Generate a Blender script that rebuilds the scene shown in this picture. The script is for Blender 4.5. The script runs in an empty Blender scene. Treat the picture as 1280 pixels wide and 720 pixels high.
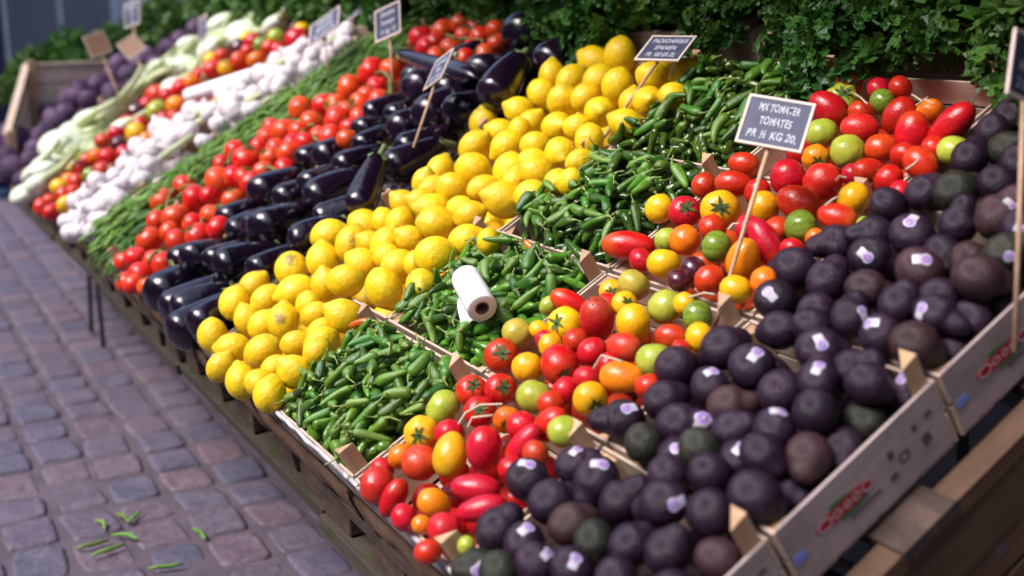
import bpy, bmesh, math, random
import numpy as np
from mathutils import Vector, Matrix, Quaternion

random.seed(7)
rng = np.random.default_rng(7)
scene = bpy.context.scene
COL = scene.collection

# ------------------------------------------------------------------ camera, sky, sun, exposure
CAM = Vector((0, 0, 1.5))
F_PX = 1500.0
PITCH, YAW = 0.22238, 0.49860
FWD = Vector((math.sin(YAW) * math.cos(PITCH), math.cos(YAW) * math.cos(PITCH), -math.sin(PITCH)))
cam_data = bpy.data.cameras.new('camera')
cam_data.sensor_width = 36
cam_data.lens = F_PX / 1280 * 36
cam_data.clip_end = 400
cam_data.dof.use_dof = True
cam_data.dof.focus_distance = 2.22
cam_data.dof.aperture_fstop = 2.35
cam = bpy.data.objects.new('camera', cam_data)
COL.objects.link(cam)
cam.location = CAM
cam.rotation_euler = FWD.to_track_quat('-Z', 'Y').to_euler()
scene.camera = cam

SUN_EL, SUN_AZ = math.radians(50), math.radians(272)     # azimuth clockwise from +Y
sun_dir = Vector((math.sin(SUN_AZ) * math.cos(SUN_EL), math.cos(SUN_AZ) * math.cos(SUN_EL), math.sin(SUN_EL)))
world = bpy.data.worlds.new('World')
scene.world = world
world.use_nodes = True
wn = world.node_tree.nodes
sky = wn.new('ShaderNodeTexSky')
sky.sky_type = 'NISHITA'
sky.sun_disc = False
sky.sun_elevation = SUN_EL
sky.sun_rotation = SUN_AZ
sky.dust_density = 3.0
sky.air_density = 1.0
wn['Background'].inputs['Strength'].default_value = 0.105
world.node_tree.links.new(sky.outputs['Color'], wn['Background'].inputs['Color'])
sd = bpy.data.lights.new('sun', 'SUN')
sd.energy = 1.5
sd.angle = math.radians(30)
sd.color = (1, 0.975, 0.99)
so = bpy.data.objects.new('sun', sd)
COL.objects.link(so)
so.rotation_euler = sun_dir.to_track_quat('Z', 'Y').to_euler()
so.location = (0, 0, 8)
scene.view_settings.view_transform = 'Standard'
scene.view_settings.look = 'None'
scene.view_settings.exposure = 1.48
scene.view_settings.gamma = 1

# ------------------------------------------------------------------ frames: the stall's slope and the picture's rays
SA = math.radians(31.3)
ORG = Vector((0.628, 0, 0.80))
DU, DV, DN = Vector((0, 1, 0)), Vector((math.cos(SA), 0, math.sin(SA))), Vector((-math.sin(SA), 0, math.cos(SA)))
SLOPE = Matrix((DU, DV, DN)).transposed()                # columns u, v, n
CR = FWD.cross(Vector((0, 0, 1))).normalized()
CU = CR.cross(FWD).normalized()

def P(u, v, n):
    return ORG + DU * u + DV * v + DN * n
def uvn(p):
    d = p - ORG
    return Vector((d.dot(DU), d.dot(DV), d.dot(DN)))
def ray(x, y):
    return FWD + CR * ((x - 640) / F_PX) - CU * ((y - 360) / F_PX)
def hit(x, y, n):
    d = ray(x, y)
    t = (n - (CAM - ORG).dot(DN)) / d.dot(DN)
    return CAM + d * t
def ground_hit(x, y, z=0.0):
    d = ray(x, y)
    return CAM + d * ((z - CAM.z) / d.z)
def depth(p):
    return (p - CAM).dot(FWD)

U_EDGE = [1.00, 1.36, 1.75, 2.17, 2.65, 3.15, 3.74, 4.24, 4.82, 5.34, 5.92, 6.80]   # edges of the eleven columns
V_EDGE = [0.0, 0.28, 0.58, 0.885, 1.22]
ROWNAME = ['lowest', 'second lowest', 'second highest', 'highest']
def row_of(v):
    for i in range(4):
        if v < V_EDGE[i + 1]:
            return i
    return 3

def zone(u, v, j):
    i = row_of(v)
    fv = (v - V_EDGE[i]) / (V_EDGE[i + 1] - V_EDGE[i]); fu = (u - U_EDGE[j]) / (U_EDGE[j + 1] - U_EDGE[j])
    a = 'low end' if fv < 0.34 else ('high end' if fv > 0.66 else 'midway')
    side = lambda k: 'open end' if k < 0 else (['avocado', 'tomato', 'pepper', 'lemon', 'eggplant', 'vine tomato', 'bean', 'garlic', 'tomato', 'fennel', 'artichoke'] + ['far end'])[k] + ' side'
    b = side(j - 1) if fu < 0.34 else (side(j + 1) if fu > 0.66 else 'centre')
    return '%s crate, %s, %s' % (ROWNAME[i], a, b)
# ------------------------------------------------------------------ object helpers
def put(o, parent=None, label=None, cat=None, group=None, kind=None):
    COL.objects.link(o)
    if parent is not None:
        o.parent = parent
    if label: o['label'] = label
    if cat: o['category'] = cat
    if group: o['group'] = group
    if kind: o['kind'] = kind
    return o
def obj(name, mesh, parent=None, M=None, **k):
    o = bpy.data.objects.new(name, mesh)
    if M is not None:
        o.matrix_basis = M
    return put(o, parent, **k)
def empty(name, M=None, **k):
    o = bpy.data.objects.new(name, None)
    o.empty_display_size = 0.02
    if M is not None:
        o.matrix_basis = M
    return put(o, **k)

class MB:
    """collects geometry for ONE mesh"""
    def __init__(s):
        s.v, s.f = [], []
    def add(s, vs, fs):
        k = len(s.v)
        s.v += [tuple(p) for p in vs]
        s.f += [tuple(i + k for i in f) for f in fs]
        return s
    def box(s, c, h, M=None, jit=0.0):
        vs = []
        for i in range(8):
            p = Vector((c[0] + h[0] * (1 if i & 1 else -1), c[1] + h[1] * (1 if i & 2 else -1), c[2] + h[2] * (1 if i & 4 else -1)))
            if jit:
                p += Vector((random.uniform(-jit, jit), random.uniform(-jit, jit), random.uniform(-jit, jit)))
            vs.append(M @ p if M else p)
        return s.add(vs, [(0, 2, 3, 1), (4, 5, 7, 6), (0, 1, 5, 4), (2, 6, 7, 3), (0, 4, 6, 2), (1, 3, 7, 5)])
    def tube(s, pts, rads, seg=6, cap=True):
        pts = [Vector(p) for p in pts]
        rings, prev = [], None
        for i, p in enumerate(pts):
            t = (pts[min(i + 1, len(pts) - 1)] - pts[max(i - 1, 0)]).normalized()
            a = prev if prev is not None else Vector((0.31, 0.52, 0.79))
            x = (a - t * a.dot(t))
            if x.length < 1e-4:
                x = Vector((1, 0, 0)) - t * t.x
            x.normalize()
            y = t.cross(x)
            prev = x
            r = rads[i] if hasattr(rads, '__len__') else rads
            rings.append([p + (x * math.cos(2 * math.pi * k / seg) + y * math.sin(2 * math.pi * k / seg)) * r for k in range(seg)])
        vs = [q for r in rings for q in r]
        fs = []
        for i in range(len(pts) - 1):
            for k in range(seg):
                fs.append((i * seg + k, i * seg + (k + 1) % seg, (i + 1) * seg + (k + 1) % seg, (i + 1) * seg + k))
        if cap:
            fs.append(tuple(range(seg))[::-1])
            fs.append(tuple((len(pts) - 1) * seg + k for k in range(seg)))
        return s.add(vs, fs)
    def mesh(s, name, mat=None, smooth=False, bevel=0.0):
        m = bpy.data.meshes.new(name)
        m.from_pydata(s.v, [], s.f)
        if bevel:
            bm = bmesh.new(); bm.from_mesh(m)
            bmesh.ops.bevel(bm, geom=list(bm.edges), offset=bevel, segments=2, affect='EDGES', profile=0.6)
            bm.to_mesh(m); bm.free()
        if mat:
            m.materials.append(mat)
        if smooth:
            m.polygons.foreach_set('use_smooth', [True] * len(m.polygons))
        m.update()
        return m

def recolour(mesh, mat):
    m = mesh.copy()
    m.materials.clear()
    m.materials.append(mat)
    return m

# ------------------------------------------------------------------ materials
def lin(r, g, b):
    f = lambda c: (c / 255 / 12.92) if c / 255 <= 0.04045 else ((c / 255 + 0.055) / 1.055) ** 2.4
    return (f(r), f(g), f(b), 1)
class Mat:
    def __init__(s, name, base=(0.5, 0.5, 0.5), rough=0.5, spec=0.5, coat=0.0, sss=0.0, sss_r=(1, 0.3, 0.1)):
        s.m = bpy.data.materials.new(name)
        s.m.use_nodes = True
        s.nt = s.m.node_tree
        s.b = s.nt.nodes['Principled BSDF']
        s.b.inputs['Base Color'].default_value = (*base[:3], 1)
        s.b.inputs['Roughness'].default_value = rough
        s.b.inputs['Specular IOR Level'].default_value = spec
        s.b.inputs['Coat Weight'].default_value = coat
        s.b.inputs['Coat Roughness'].default_value = 0.08
        if sss:
            s.b.inputs['Subsurface Weight'].default_value = sss
            s.b.inputs['Subsurface Radius'].default_value = sss_r
            s.b.inputs['Subsurface Scale'].default_value = 0.006
        s.tc = s.nt.nodes.new('ShaderNodeTexCoord')
        s.oi = s.nt.nodes.new('ShaderNodeObjectInfo')
    def n(s, t, **k):
        q = s.nt.nodes.new(t)
        for a, v in k.items():
            setattr(q, a, v)
        return q
    def l(s, a, b):
        s.nt.links.new(a, b)
    def val(s, sock, v):
        if hasattr(v, 'links') or hasattr(v, 'is_linked'):
            s.l(v, sock)
        else:
            sock.default_value = v
    def math(s, op, a, b=0.0, c=0.0, clamp=False):
        q = s.n('ShaderNodeMath', operation=op, use_clamp=clamp)
        for i, v in enumerate((a, b, c)):
            s.val(q.inputs[i], v)
        return q.outputs[0]
    def noise(s, scale, detail=3, rough=0.55, vec=None, dist=0.0, per_object=False):
        q = s.n('ShaderNodeTexNoise')
        q.inputs['Scale'].default_value = scale
        q.inputs['Detail'].default_value = detail
        q.inputs['Roughness'].default_value = rough
        q.inputs['Distortion'].default_value = dist
        v = vec or s.tc.outputs['Object']
        if per_object:
            add = s.n('ShaderNodeVectorMath', operation='ADD')
            cmb = s.n('ShaderNodeCombineXYZ')
            r = s.math('MULTIPLY', s.oi.outputs['Random'], 37.0)
            s.l(r, cmb.inputs[0]); s.l(r, cmb.inputs[1])
            s.l(v, add.inputs[0]); s.l(cmb.outputs[0], add.inputs[1])
            v = add.outputs[0]
        s.l(v, q.inputs['Vector'])
        return q.outputs['Fac']
    def ramp(s, fac, stops, interp='LINEAR'):
        q = s.n('ShaderNodeValToRGB')
        q.color_ramp.interpolation = interp
        e = q.color_ramp.elements
        while len(e) < len(stops):
            e.new(0.5)
        for i, (p, c) in enumerate(stops):
            e[i].position = p
            e[i].color = (*c[:3], 1) if hasattr(c, '__len__') else (c, c, c, 1)
        s.l(fac, q.inputs[0])
        return q.outputs[0]
    def mix(s, fac, a, b, mode='MIX'):
        q = s.n('ShaderNodeMix', data_type='RGBA', blend_type=mode)
        s.val(q.inputs[0], fac)
        for i, v in ((6, a), (7, b)):
            if hasattr(v, 'is_linked'):
                s.l(v, q.inputs[i])
            else:
                q.inputs[i].default_value = (*v[:3], 1)
        return q.outputs[2]
    def col(s, c):
        s.l(c, s.b.inputs['Base Color'])
    def rough(s, c):
        s.l(c, s.b.inputs['Roughness'])
    def bump(s, h, strength=0.3, dist=0.002):
        q = s.n('ShaderNodeBump')
        q.inputs['Strength'].default_value = strength
        q.inputs['Distance'].default_value = dist
        s.l(h, q.inputs['Height'])
        s.l(q.outputs[0], s.b.inputs['Normal'])
    def hsv(s, c, dh=0.0, dv=0.15):
        """small difference from one thing to the next"""
        q = s.n('ShaderNodeHueSaturation')
        s.l(s.math('ADD', s.math('MULTIPLY', s.oi.outputs['Random'], dh), 0.5 - dh / 2), q.inputs['Hue'])
        r2 = s.math('FRACT', s.math('MULTIPLY', s.oi.outputs['Random'], 17.3))
        s.l(s.math('ADD', s.math('MULTIPLY', r2, 2 * dv), 1 - dv), q.inputs['Value'])
        s.l(c, q.inputs['Color'])
        return q.outputs[0]

def tom_mat(name, a, b, shoulder, rough=0.27, coat=0.08):
    m = Mat(name, a, rough, 0.45, coat, 0.08, (1, .35, .15))
    f = m.noise(1.3, 5, 0.65, per_object=True)
    c = m.ramp(f, [(0.28, a), (0.72, b)])
    sep = m.n('ShaderNodeSeparateXYZ'); m.l(m.tc.outputs['Object'], sep.inputs[0])
    sh = m.math('ADD', sep.outputs[2], m.math('MULTIPLY', m.math('SUBTRACT', m.noise(2.2, 4, 0.6, per_object=True), 0.5), 1.1))
    r3 = m.math('FRACT', m.math('MULTIPLY', m.oi.outputs['Random'], 7.7))
    c = m.mix(m.math('MULTIPLY', m.ramp(sh, [(0.45, 0.0), (1.0, 0.75)]), r3), c, shoulder)
    sp = m.noise(26, 2, 0.5, per_object=True)
    c = m.mix(m.ramp(sp, [(0.66, 0.0), (0.74, 0.35)]), c, tuple(min(1, x * 1.25 + 0.05) for x in b))
    bl = m.noise(4.5, 3, 0.5, per_object=True)
    c = m.mix(m.ramp(bl, [(0.70, 0.0), (0.78, 0.45)]), c, tuple(x * 0.45 for x in a))
    m.col(m.hsv(c, 0.02, 0.14))
    m.rough(m.ramp(m.noise(6, 4, 0.65, per_object=True), [(0.3, rough - 0.08), (0.7, rough + 0.14)]))
    m.bump(m.noise(4, 2, per_object=True), 0.08, 0.03)
    return m.m
def skin_mat(name, a, b, rough=0.25, spec=0.5, coat=0.0, scale=3, bump=0.0, bscale=60, dh=0.02, dv=0.12, sss=0.0, sss_r=(1, .3, .1)):
    m = Mat(name, a, rough, spec, coat, sss, sss_r)
    f = m.noise(scale, 4, 0.6, per_object=True)
    m.col(m.hsv(m.ramp(f, [(0.3, a), (0.7, b)]), dh, dv))
    rr = m.noise(scale * 5, 3, 0.6, per_object=True)
    m.rough(m.ramp(rr, [(0.3, max(0.03, rough - 0.06)), (0.7, rough + 0.1)]))
    if bump:
        m.bump(m.noise(bscale, 2, 0.5, per_object=True), bump, 0.02)
    return m.m

M = {}
M['tom_red'] = tom_mat('tomato_red_skin', (0.46, 0.010, 0.007), (0.62, 0.024, 0.009), (0.55, 0.10, 0.012))
M['tom_pink'] = tom_mat('tomato_pink_skin', (0.52, 0.020, 0.010), (0.62, 0.048, 0.018), (0.50, 0.09, 0.03), 0.32, 0.04)
M['tom_vine'] = tom_mat('tomato_vine_skin', (0.58, 0.022, 0.008), (0.70, 0.055, 0.012), (0.62, 0.16, 0.02))
M['tom_yellow'] = tom_mat('tomato_yellow_skin', (0.76, 0.37, 0.005), (0.82, 0.47, 0.010), (0.62, 0.40, 0.02))
M['tom_orange'] = tom_mat('tomato_orange_skin', (0.76, 0.15, 0.005), (0.82, 0.25, 0.008), (0.60, 0.33, 0.02))
M['tom_green'] = tom_mat('tomato_green_skin', (0.29, 0.36, 0.030), (0.48, 0.50, 0.06), (0.16, 0.26, 0.025))
M['tom_olive'] = tom_mat('tomato_yellowgreen_skin', (0.44, 0.38, 0.040), (0.56, 0.45, 0.06), (0.26, 0.30, 0.03))
M['tom_dark'] = skin_mat('tomato_purple_skin', (0.035, 0.006, 0.018), (0.10, 0.014, 0.02), 0.2, 0.5, 0.3, 1.5)
def zebra():
    m = Mat('tomato_striped_green_skin', (0.1, 0.25, 0.02), 0.24, 0.5, 0.2)
    sep = m.n('ShaderNodeSeparateXYZ')
    m.l(m.tc.outputs['Object'], sep.inputs[0])
    ang = m.math('ARCTAN2', sep.outputs[1], sep.outputs[0])
    w = m.math('ADD', m.math('MULTIPLY', ang, 14.0), m.math('MULTIPLY', m.noise(3, 4), 14.0))
    st = m.math('ADD', m.math('MULTIPLY', m.math('SINE', w), 0.5), 0.5)
    m.col(m.ramp(st, [(0.2, (0.13, 0.215, 0.02)), (0.8, (0.20, 0.285, 0.03))]))
    return m.m
M['tom_zebra'] = zebra()
def lemon(scar):
    m = Mat('lemon_peel_scarred' if scar else 'lemon_peel', (0.88, 0.55, 0.012), 0.36, 0.45, 0.0, 0.1, (1, .7, .1))
    f = m.noise(1.5, 4, per_object=True)
    c = m.hsv(m.ramp(f, [(0.3, (0.80, 0.48, 0.006)), (0.7, (0.86, 0.60, 0.012))]), 0.012, 0.07)
    sepz = m.n('ShaderNodeSeparateXYZ'); m.l(m.tc.outputs['Object'], sepz.inputs[0])
    endm = m.ramp(m.math('ABSOLUTE', sepz.outputs[2]), [(0.85, 0.0), (1.25, 0.55)])
    c = m.mix(m.math('MULTIPLY', endm, m.math('FRACT', m.math('MULTIPLY', m.oi.outputs['Random'], 5.1))), c, (0.42, 0.40, 0.03))
    tipm = m.ramp(sepz.outputs[2], [(1.10, 0.0), (1.16, 0.8)])
    c = m.mix(tipm, c, (0.20, 0.16, 0.05))
    spk = m.noise(9, 2, 0.5, per_object=True)
    c = m.mix(m.ramp(spk, [(0.68, 0.0), (0.74, 0.65)]), c, (0.30, 0.16, 0.02))
    if scar:
        d = m.n('ShaderNodeVectorMath', operation='DISTANCE')
        m.l(m.tc.outputs['Object'], d.inputs[0])
        d.inputs[1].default_value = (0.95, 0.05, 0.1)
        e = m.math('ADD', d.outputs['Value'], m.math('MULTIPLY', m.math('SUBTRACT', m.noise(4.5, 5, 0.7, per_object=True), 0.5), 1.3))
        mk = m.ramp(e, [(0.22, 1.0), (0.42, 0.0)])
        c = m.mix(m.math('MULTIPLY', mk, 0.8), c, (0.17, 0.12, 0.035))
    m.col(c)
    v = m.n('ShaderNodeTexVoronoi')
    v.inputs['Scale'].default_value = 17
    m.l(m.tc.outputs['Object'], v.inputs['Vector'])
    h = m.math('ADD', m.math('MULTIPLY', m.math('MINIMUM', v.outputs['Distance'], 0.45), 0.8), m.math('MULTIPLY', m.noise(3, 2, per_object=True), 0.8))
    m.bump(h, 0.30, 0.014)
    return m.m
M['lemon'], M['lemon_scar'] = lemon(False), lemon(True)
def avo(name, a, b):
    m = Mat(name, a, 0.42, 0.4)
    f = m.noise(2.6, 6, 0.75, per_object=True)
    c = m.hsv(m.ramp(f, [(0.38, a), (0.62, b)]), 0.04, 0.25)
    spk = m.noise(26, 2, 0.5, per_object=True)
    c = m.mix(m.ramp(spk, [(0.62, 0.0), (0.75, 0.35)]), c, (0.055, 0.038, 0.045))
    m.col(c)
    v = m.n('ShaderNodeTexVoronoi')
    v.inputs['Scale'].default_value = 18
    m.l(m.tc.outputs['Object'], v.inputs['Vector'])
    m.bump(m.math('ADD', m.math('MULTIPLY', v.outputs['Distance'], -0.8), m.math('ADD', m.noise(22, 3, 0.6, per_object=True), m.math('MULTIPLY', m.noise(5, 3, 0.6, per_object=True), 2.2))), 0.30, 0.03)
    return m.m
M['avo'] = avo('avocado_purple_skin', (0.010, 0.004, 0.012), (0.036, 0.014, 0.034))
M['avo_g'] = avo('avocado_green_skin', (0.012, 0.011, 0.009), (0.032, 0.032, 0.018))
M['avo_b'] = avo('avocado_brown_skin', (0.030, 0.013, 0.018), (0.062, 0.026, 0.028))
def eggm():
    m = Mat('eggplant_skin', (0.010, 0.004, 0.014), 0.13, 0.5, 0.35)
    f = m.noise(2.2, 4, 0.6, per_object=True)
    c = m.hsv(m.ramp(f, [(0.35, (0.005, 0.002, 0.008)), (0.75, (0.014, 0.004, 0.015))]), 0.02, 0.2)
    m.col(c)
    m.rough(m.ramp(m.noise(14, 3, per_object=True), [(0.3, 0.17), (0.75, 0.32)]))
    m.bump(m.noise(7, 2, per_object=True), 0.12, 0.02)
    return m.m
M['egg'] = eggm()
M['pep'] = skin_mat('pepper_green_skin', (0.030, 0.105, 0.008), (0.095, 0.225, 0.020), 0.16, 0.5, 0.3, 30, 0.25, 90, dh=0.05, dv=0.55)
M['pep_l'] = skin_mat('pepper_light_green_skin', (0.075, 0.19, 0.018), (0.16, 0.30, 0.04), 0.2, 0.5, 0.25, 30, 0.25, 90, dh=0.04, dv=0.3)
M['pep_o'] = skin_mat('pepper_orange_skin', (0.62, 0.10, 0.008), (0.70, 0.20, 0.01), 0.2, 0.5, 0.3, 30)
M['stem'] = skin_mat('green_stem', (0.13, 0.19, 0.035), (0.26, 0.32, 0.09), 0.5, 0.3, 0, 60, dh=0.03, dv=0.25)
M['calyx'] = skin_mat('green_calyx', (0.035, 0.075, 0.015), (0.08, 0.13, 0.03), 0.55, 0.3, 0, 40, dv=0.25)
M['ecalyx'] = skin_mat('eggplant_calyx', (0.12, 0.17, 0.06), (0.24, 0.30, 0.12), 0.55, 0.3, 0, 40)
M['vine'] = skin_mat('tomato_vine_stem', (0.10, 0.12, 0.03), (0.22, 0.23, 0.09), 0.6, 0.2, 0, 40)
M['bean'] = skin_mat('green_bean_skin', (0.085, 0.20, 0.018), (0.20, 0.35, 0.055), 0.38, 0.4, 0, 25, dh=0.04, dv=0.35)
M['straw'] = skin_mat('dry_pale_stalk', (0.55, 0.42, 0.30), (0.68, 0.55, 0.42), 0.6, 0.3, 0, 40)
def garlicm():
    m = Mat('garlic_skin', (0.75, 0.68, 0.70), 0.5, 0.35, 0, 0.1, (1, .8, .8))
    sep = m.n('ShaderNodeSeparateXYZ'); m.l(m.tc.outputs['Object'], sep.inputs[0])
    ang = m.math('ARCTAN2', sep.outputs[1], sep.outputs[0])
    st = m.math('SINE', m.math('ADD', m.math('MULTIPLY', ang, 22.0), m.math('MULTIPLY', m.noise(3, 3, per_object=True), 8.0)))
    k = m.math('MULTIPLY', m.ramp(st, [(0.6, 0.0), (1.0, 0.6)]), m.noise(2.0, 3, per_object=True))
    m.col(m.hsv(m.mix(k, (0.70, 0.64, 0.65), (0.46, 0.25, 0.40)), 0.02, 0.08))
    m.bump(st, 0.2, 0.03)
    return m.m
M['garlic'] = garlicm()
def gradm(name, stops, rough=0.45, axis=2, sss=0.08):
    m = Mat(name, stops[0][1], rough, 0.4, 0, sss, (.8, 1, .5))
    sep = m.n('ShaderNodeSeparateXYZ'); m.l(m.tc.outputs['Object'], sep.inputs[0])
    f = m.math('ADD', sep.outputs[axis], m.math('MULTIPLY', m.math('SUBTRACT', m.noise(30, 3, per_object=True), 0.5), 0.03))
    m.col(m.hsv(m.ramp(f, stops), 0.02, 0.1))
    sp = m.n('ShaderNodeSeparateXYZ'); m.l(m.tc.outputs['Object'], sp.inputs[0])
    ang = m.math('ARCTAN2', sp.outputs[1], sp.outputs[0])
    m.bump(m.math('SINE', m.math('MULTIPLY', ang, 26.0)), 0.15, 0.002)
    return m.m
M['fennel'] = gradm('fennel_bulb_skin', [(0.02, (0.70, 0.74, 0.58)), (0.07, (0.56, 0.66, 0.38)), (0.12, (0.30, 0.44, 0.14))])
M['gstalk'] = skin_mat('garlic_stalk_skin', (0.42, 0.50, 0.22), (0.62, 0.64, 0.42), 0.5, 0.3, 0, 30)
M['artichoke'] = skin_mat('artichoke_bract', (0.070, 0.030, 0.088), (0.24, 0.14, 0.24), 0.55, 0.3, 0, 5.0, dh=0.04, dv=0.25)
M['frond'] = skin_mat('fennel_frond', (0.10, 0.20, 0.03), (0.22, 0.34, 0.07), 0.6, 0.3, 0, 20)
def leafm(name, a, b):
    m = Mat(name, a, 0.42, 0.4)
    f = m.noise(14, 3, 0.6)
    geo = m.n('ShaderNodeNewGeometry')
    c = m.ramp(geo.outputs['Random Per Island'], [(0.0, a), (1.0, b)])
    c = m.mix(m.math('MULTIPLY', f, 0.5), c, a)
    c = m.hsv(c, 0.02, 0.12)
    m.col(c)
    tr = m.n('ShaderNodeBsdfTranslucent')
    m.l(c, tr.inputs['Color'])
    ms = m.n('ShaderNodeMixShader')
    ms.inputs[0].default_value = 0.25
    m.l(m.b.outputs[0], ms.inputs[1]); m.l(tr.outputs[0], ms.inputs[2])
    m.l(ms.outputs[0], m.nt.nodes['Material Output'].inputs['Surface'])
    m.bump(m.noise(60, 2), 0.25, 0.004)
    return m.m
M['leaf'] = leafm('parsley_leaf', (0.020, 0.080, 0.010), (0.095, 0.235, 0.032))
M['leaf2'] = leafm('herb_leaf_bright', (0.035, 0.105, 0.014), (0.11, 0.23, 0.035))
def wood(name, a, b, rough=0.65, scale=1.0, axis=0, bump=0.25, moss=None, grime=0.0):
    m = Mat(name, a, rough, 0.3)
    mp = m.n('ShaderNodeMapping')
    sc = [60 * scale] * 3
    sc[axis] = 4 * scale
    mp.inputs['Scale'].default_value = sc
    m.l(m.tc.outputs['Object'], mp.inputs[0])
    f = m.noise(1.0, 5, 0.65, vec=mp.outputs[0], dist=0.6, per_object=True)
    c = m.ramp(f, [(0.28, a), (0.72, b)])
    if grime:
        g = m.noise(9, 4, 0.7, per_object=True)
        c = m.mix(m.math('MULTIPLY', m.ramp(g, [(0.45, 0.0), (0.7, 1.0)]), grime), c, tuple(x * 0.35 for x in a))
    if moss:
        g = m.noise(16, 5, 0.7, per_object=True)
        c = m.mix(m.ramp(g, [(0.50, 0.0), (0.62, 0.9)]), c, moss)
    m.col(m.hsv(c, 0.015, 0.12))
    m.bump(f, bump, 0.002)
    return m.m
M['crate'] = wood('crate_poplar_wood', (0.46, 0.33, 0.245), (0.64, 0.50, 0.40), axis=0, grime=0.35)
M['crate_v'] = wood('crate_poplar_wood_side', (0.46, 0.33, 0.245), (0.64, 0.50, 0.40), axis=1, grime=0.35)
M['crate_p'] = wood('crate_printed_board', (0.35, 0.265, 0.25), (0.50, 0.40, 0.38), axis=1, grime=0.45)
M['post'] = wood('crate_post_wood', (0.36, 0.20, 0.105), (0.56, 0.37, 0.23), axis=2, scale=0.7)
M['pallet'] = wood('pallet_weathered_wood', (0.040, 0.026, 0.022), (0.105, 0.068, 0.055), 0.8, axis=0, bump=0.6, grime=0.7)
M['pallet_v'] = wood('pallet_block_wood', (0.036, 0.023, 0.018), (0.105, 0.066, 0.050), 0.8, axis=1, bump=0.6, grime=0.6)
M['mossy'] = wood('pallet_mossy_wood', (0.034, 0.026, 0.022), (0.075, 0.055, 0.045), 0.85, axis=0, bump=0.7, moss=(0.030, 0.040, 0.005))
M['rail'] = wood('end_rail_wood', (0.085, 0.045, 0.026), (0.15, 0.088, 0.054), axis=1, grime=0.4)
M['stick'] = wood('sign_stick_wood', (0.42, 0.25, 0.15), (0.58, 0.38, 0.26), axis=2)
M['frame'] = wood('sign_frame_wood', (0.66, 0.53, 0.46), (0.78, 0.66, 0.60), axis=0)
def cardm():
    m = Mat('brown_cardboard', (0.2, 0.12, 0.07), 0.85, 0.2)
    f = m.noise(14, 6, 0.7)
    g = m.noise(120, 3, 0.7)
    c = m.ramp(f, [(0.3, (0.070, 0.036, 0.022)), (0.55, (0.15, 0.088, 0.056)), (0.75, (0.25, 0.16, 0.11))])
    m.col(m.mix(m.math('MULTIPLY', g, 0.5), c, (0.12, 0.07, 0.04)))
    m.bump(m.math('ADD', f, g), 0.6, 0.004)
    return m.m
M['card'] = cardm()
def foil():
    m = Mat('clear_plastic_edging', (0.62, 0.58, 0.60), 0.22, 0.6, 0.4)
    m.bump(m.noise(35, 3), 0.5, 0.004)
    m.col(m.ramp(m.noise(22, 4), [(0.35, (0.34, 0.29, 0.29)), (0.62, (0.70, 0.66, 0.68))]))
    return m.m
M['foil'] = foil()
def slate():
    m = Mat('sign_chalkboard', (0.02, 0.025, 0.05), 0.55, 0.35)
    m.col(m.ramp(m.noise(30, 5, 0.7, per_object=True), [(0.3, (0.042, 0.047, 0.095)), (0.75, (0.082, 0.088, 0.150))]))
    return m.m
M['slate'] = slate()
M['chalk'] = Mat('chalk_writing', (0.60, 0.60, 0.66), 0.9, 0.1).m
M['roll'] = skin_mat('white_plastic_film', (0.80, 0.79, 0.82), (0.86, 0.85, 0.88), 0.38, 0.5, 0.1, 30, 0.1, 40, dv=0.02)
M['core'] = Mat('cardboard_core', (0.16, 0.085, 0.055), 0.8, 0.2).m
M['metal'] = skin_mat('dark_metal', (0.02, 0.022, 0.028), (0.05, 0.05, 0.06), 0.45, 0.5, 0, 20)
M['gmetal'] = skin_mat('pale_grey_metal', (0.34, 0.36, 0.44), (0.46, 0.48, 0.56), 0.5, 0.5, 0, 12)
M['navy'] = skin_mat('navy_paint', (0.010, 0.022, 0.070), (0.016, 0.034, 0.10), 0.4, 0.5, 0, 6)
M['awning'] = skin_mat('awning_canvas', (0.045, 0.05, 0.055), (0.065, 0.07, 0.08), 0.9, 0.2, 0, 8)
M['red'] = Mat('red_print', (0.42, 0.012, 0.03), 0.6, 0.3).m
M['grn'] = Mat('green_print', (0.03, 0.17, 0.06), 0.6, 0.3).m
M['ink'] = Mat('dark_print', (0.10, 0.075, 0.085), 0.7, 0.3).m
M['blue'] = Mat('blue_print', (0.20, 0.26, 0.62), 0.6, 0.3).m
M['pale'] = Mat('pale_print', (0.62, 0.52, 0.52), 0.6, 0.3).m
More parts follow.
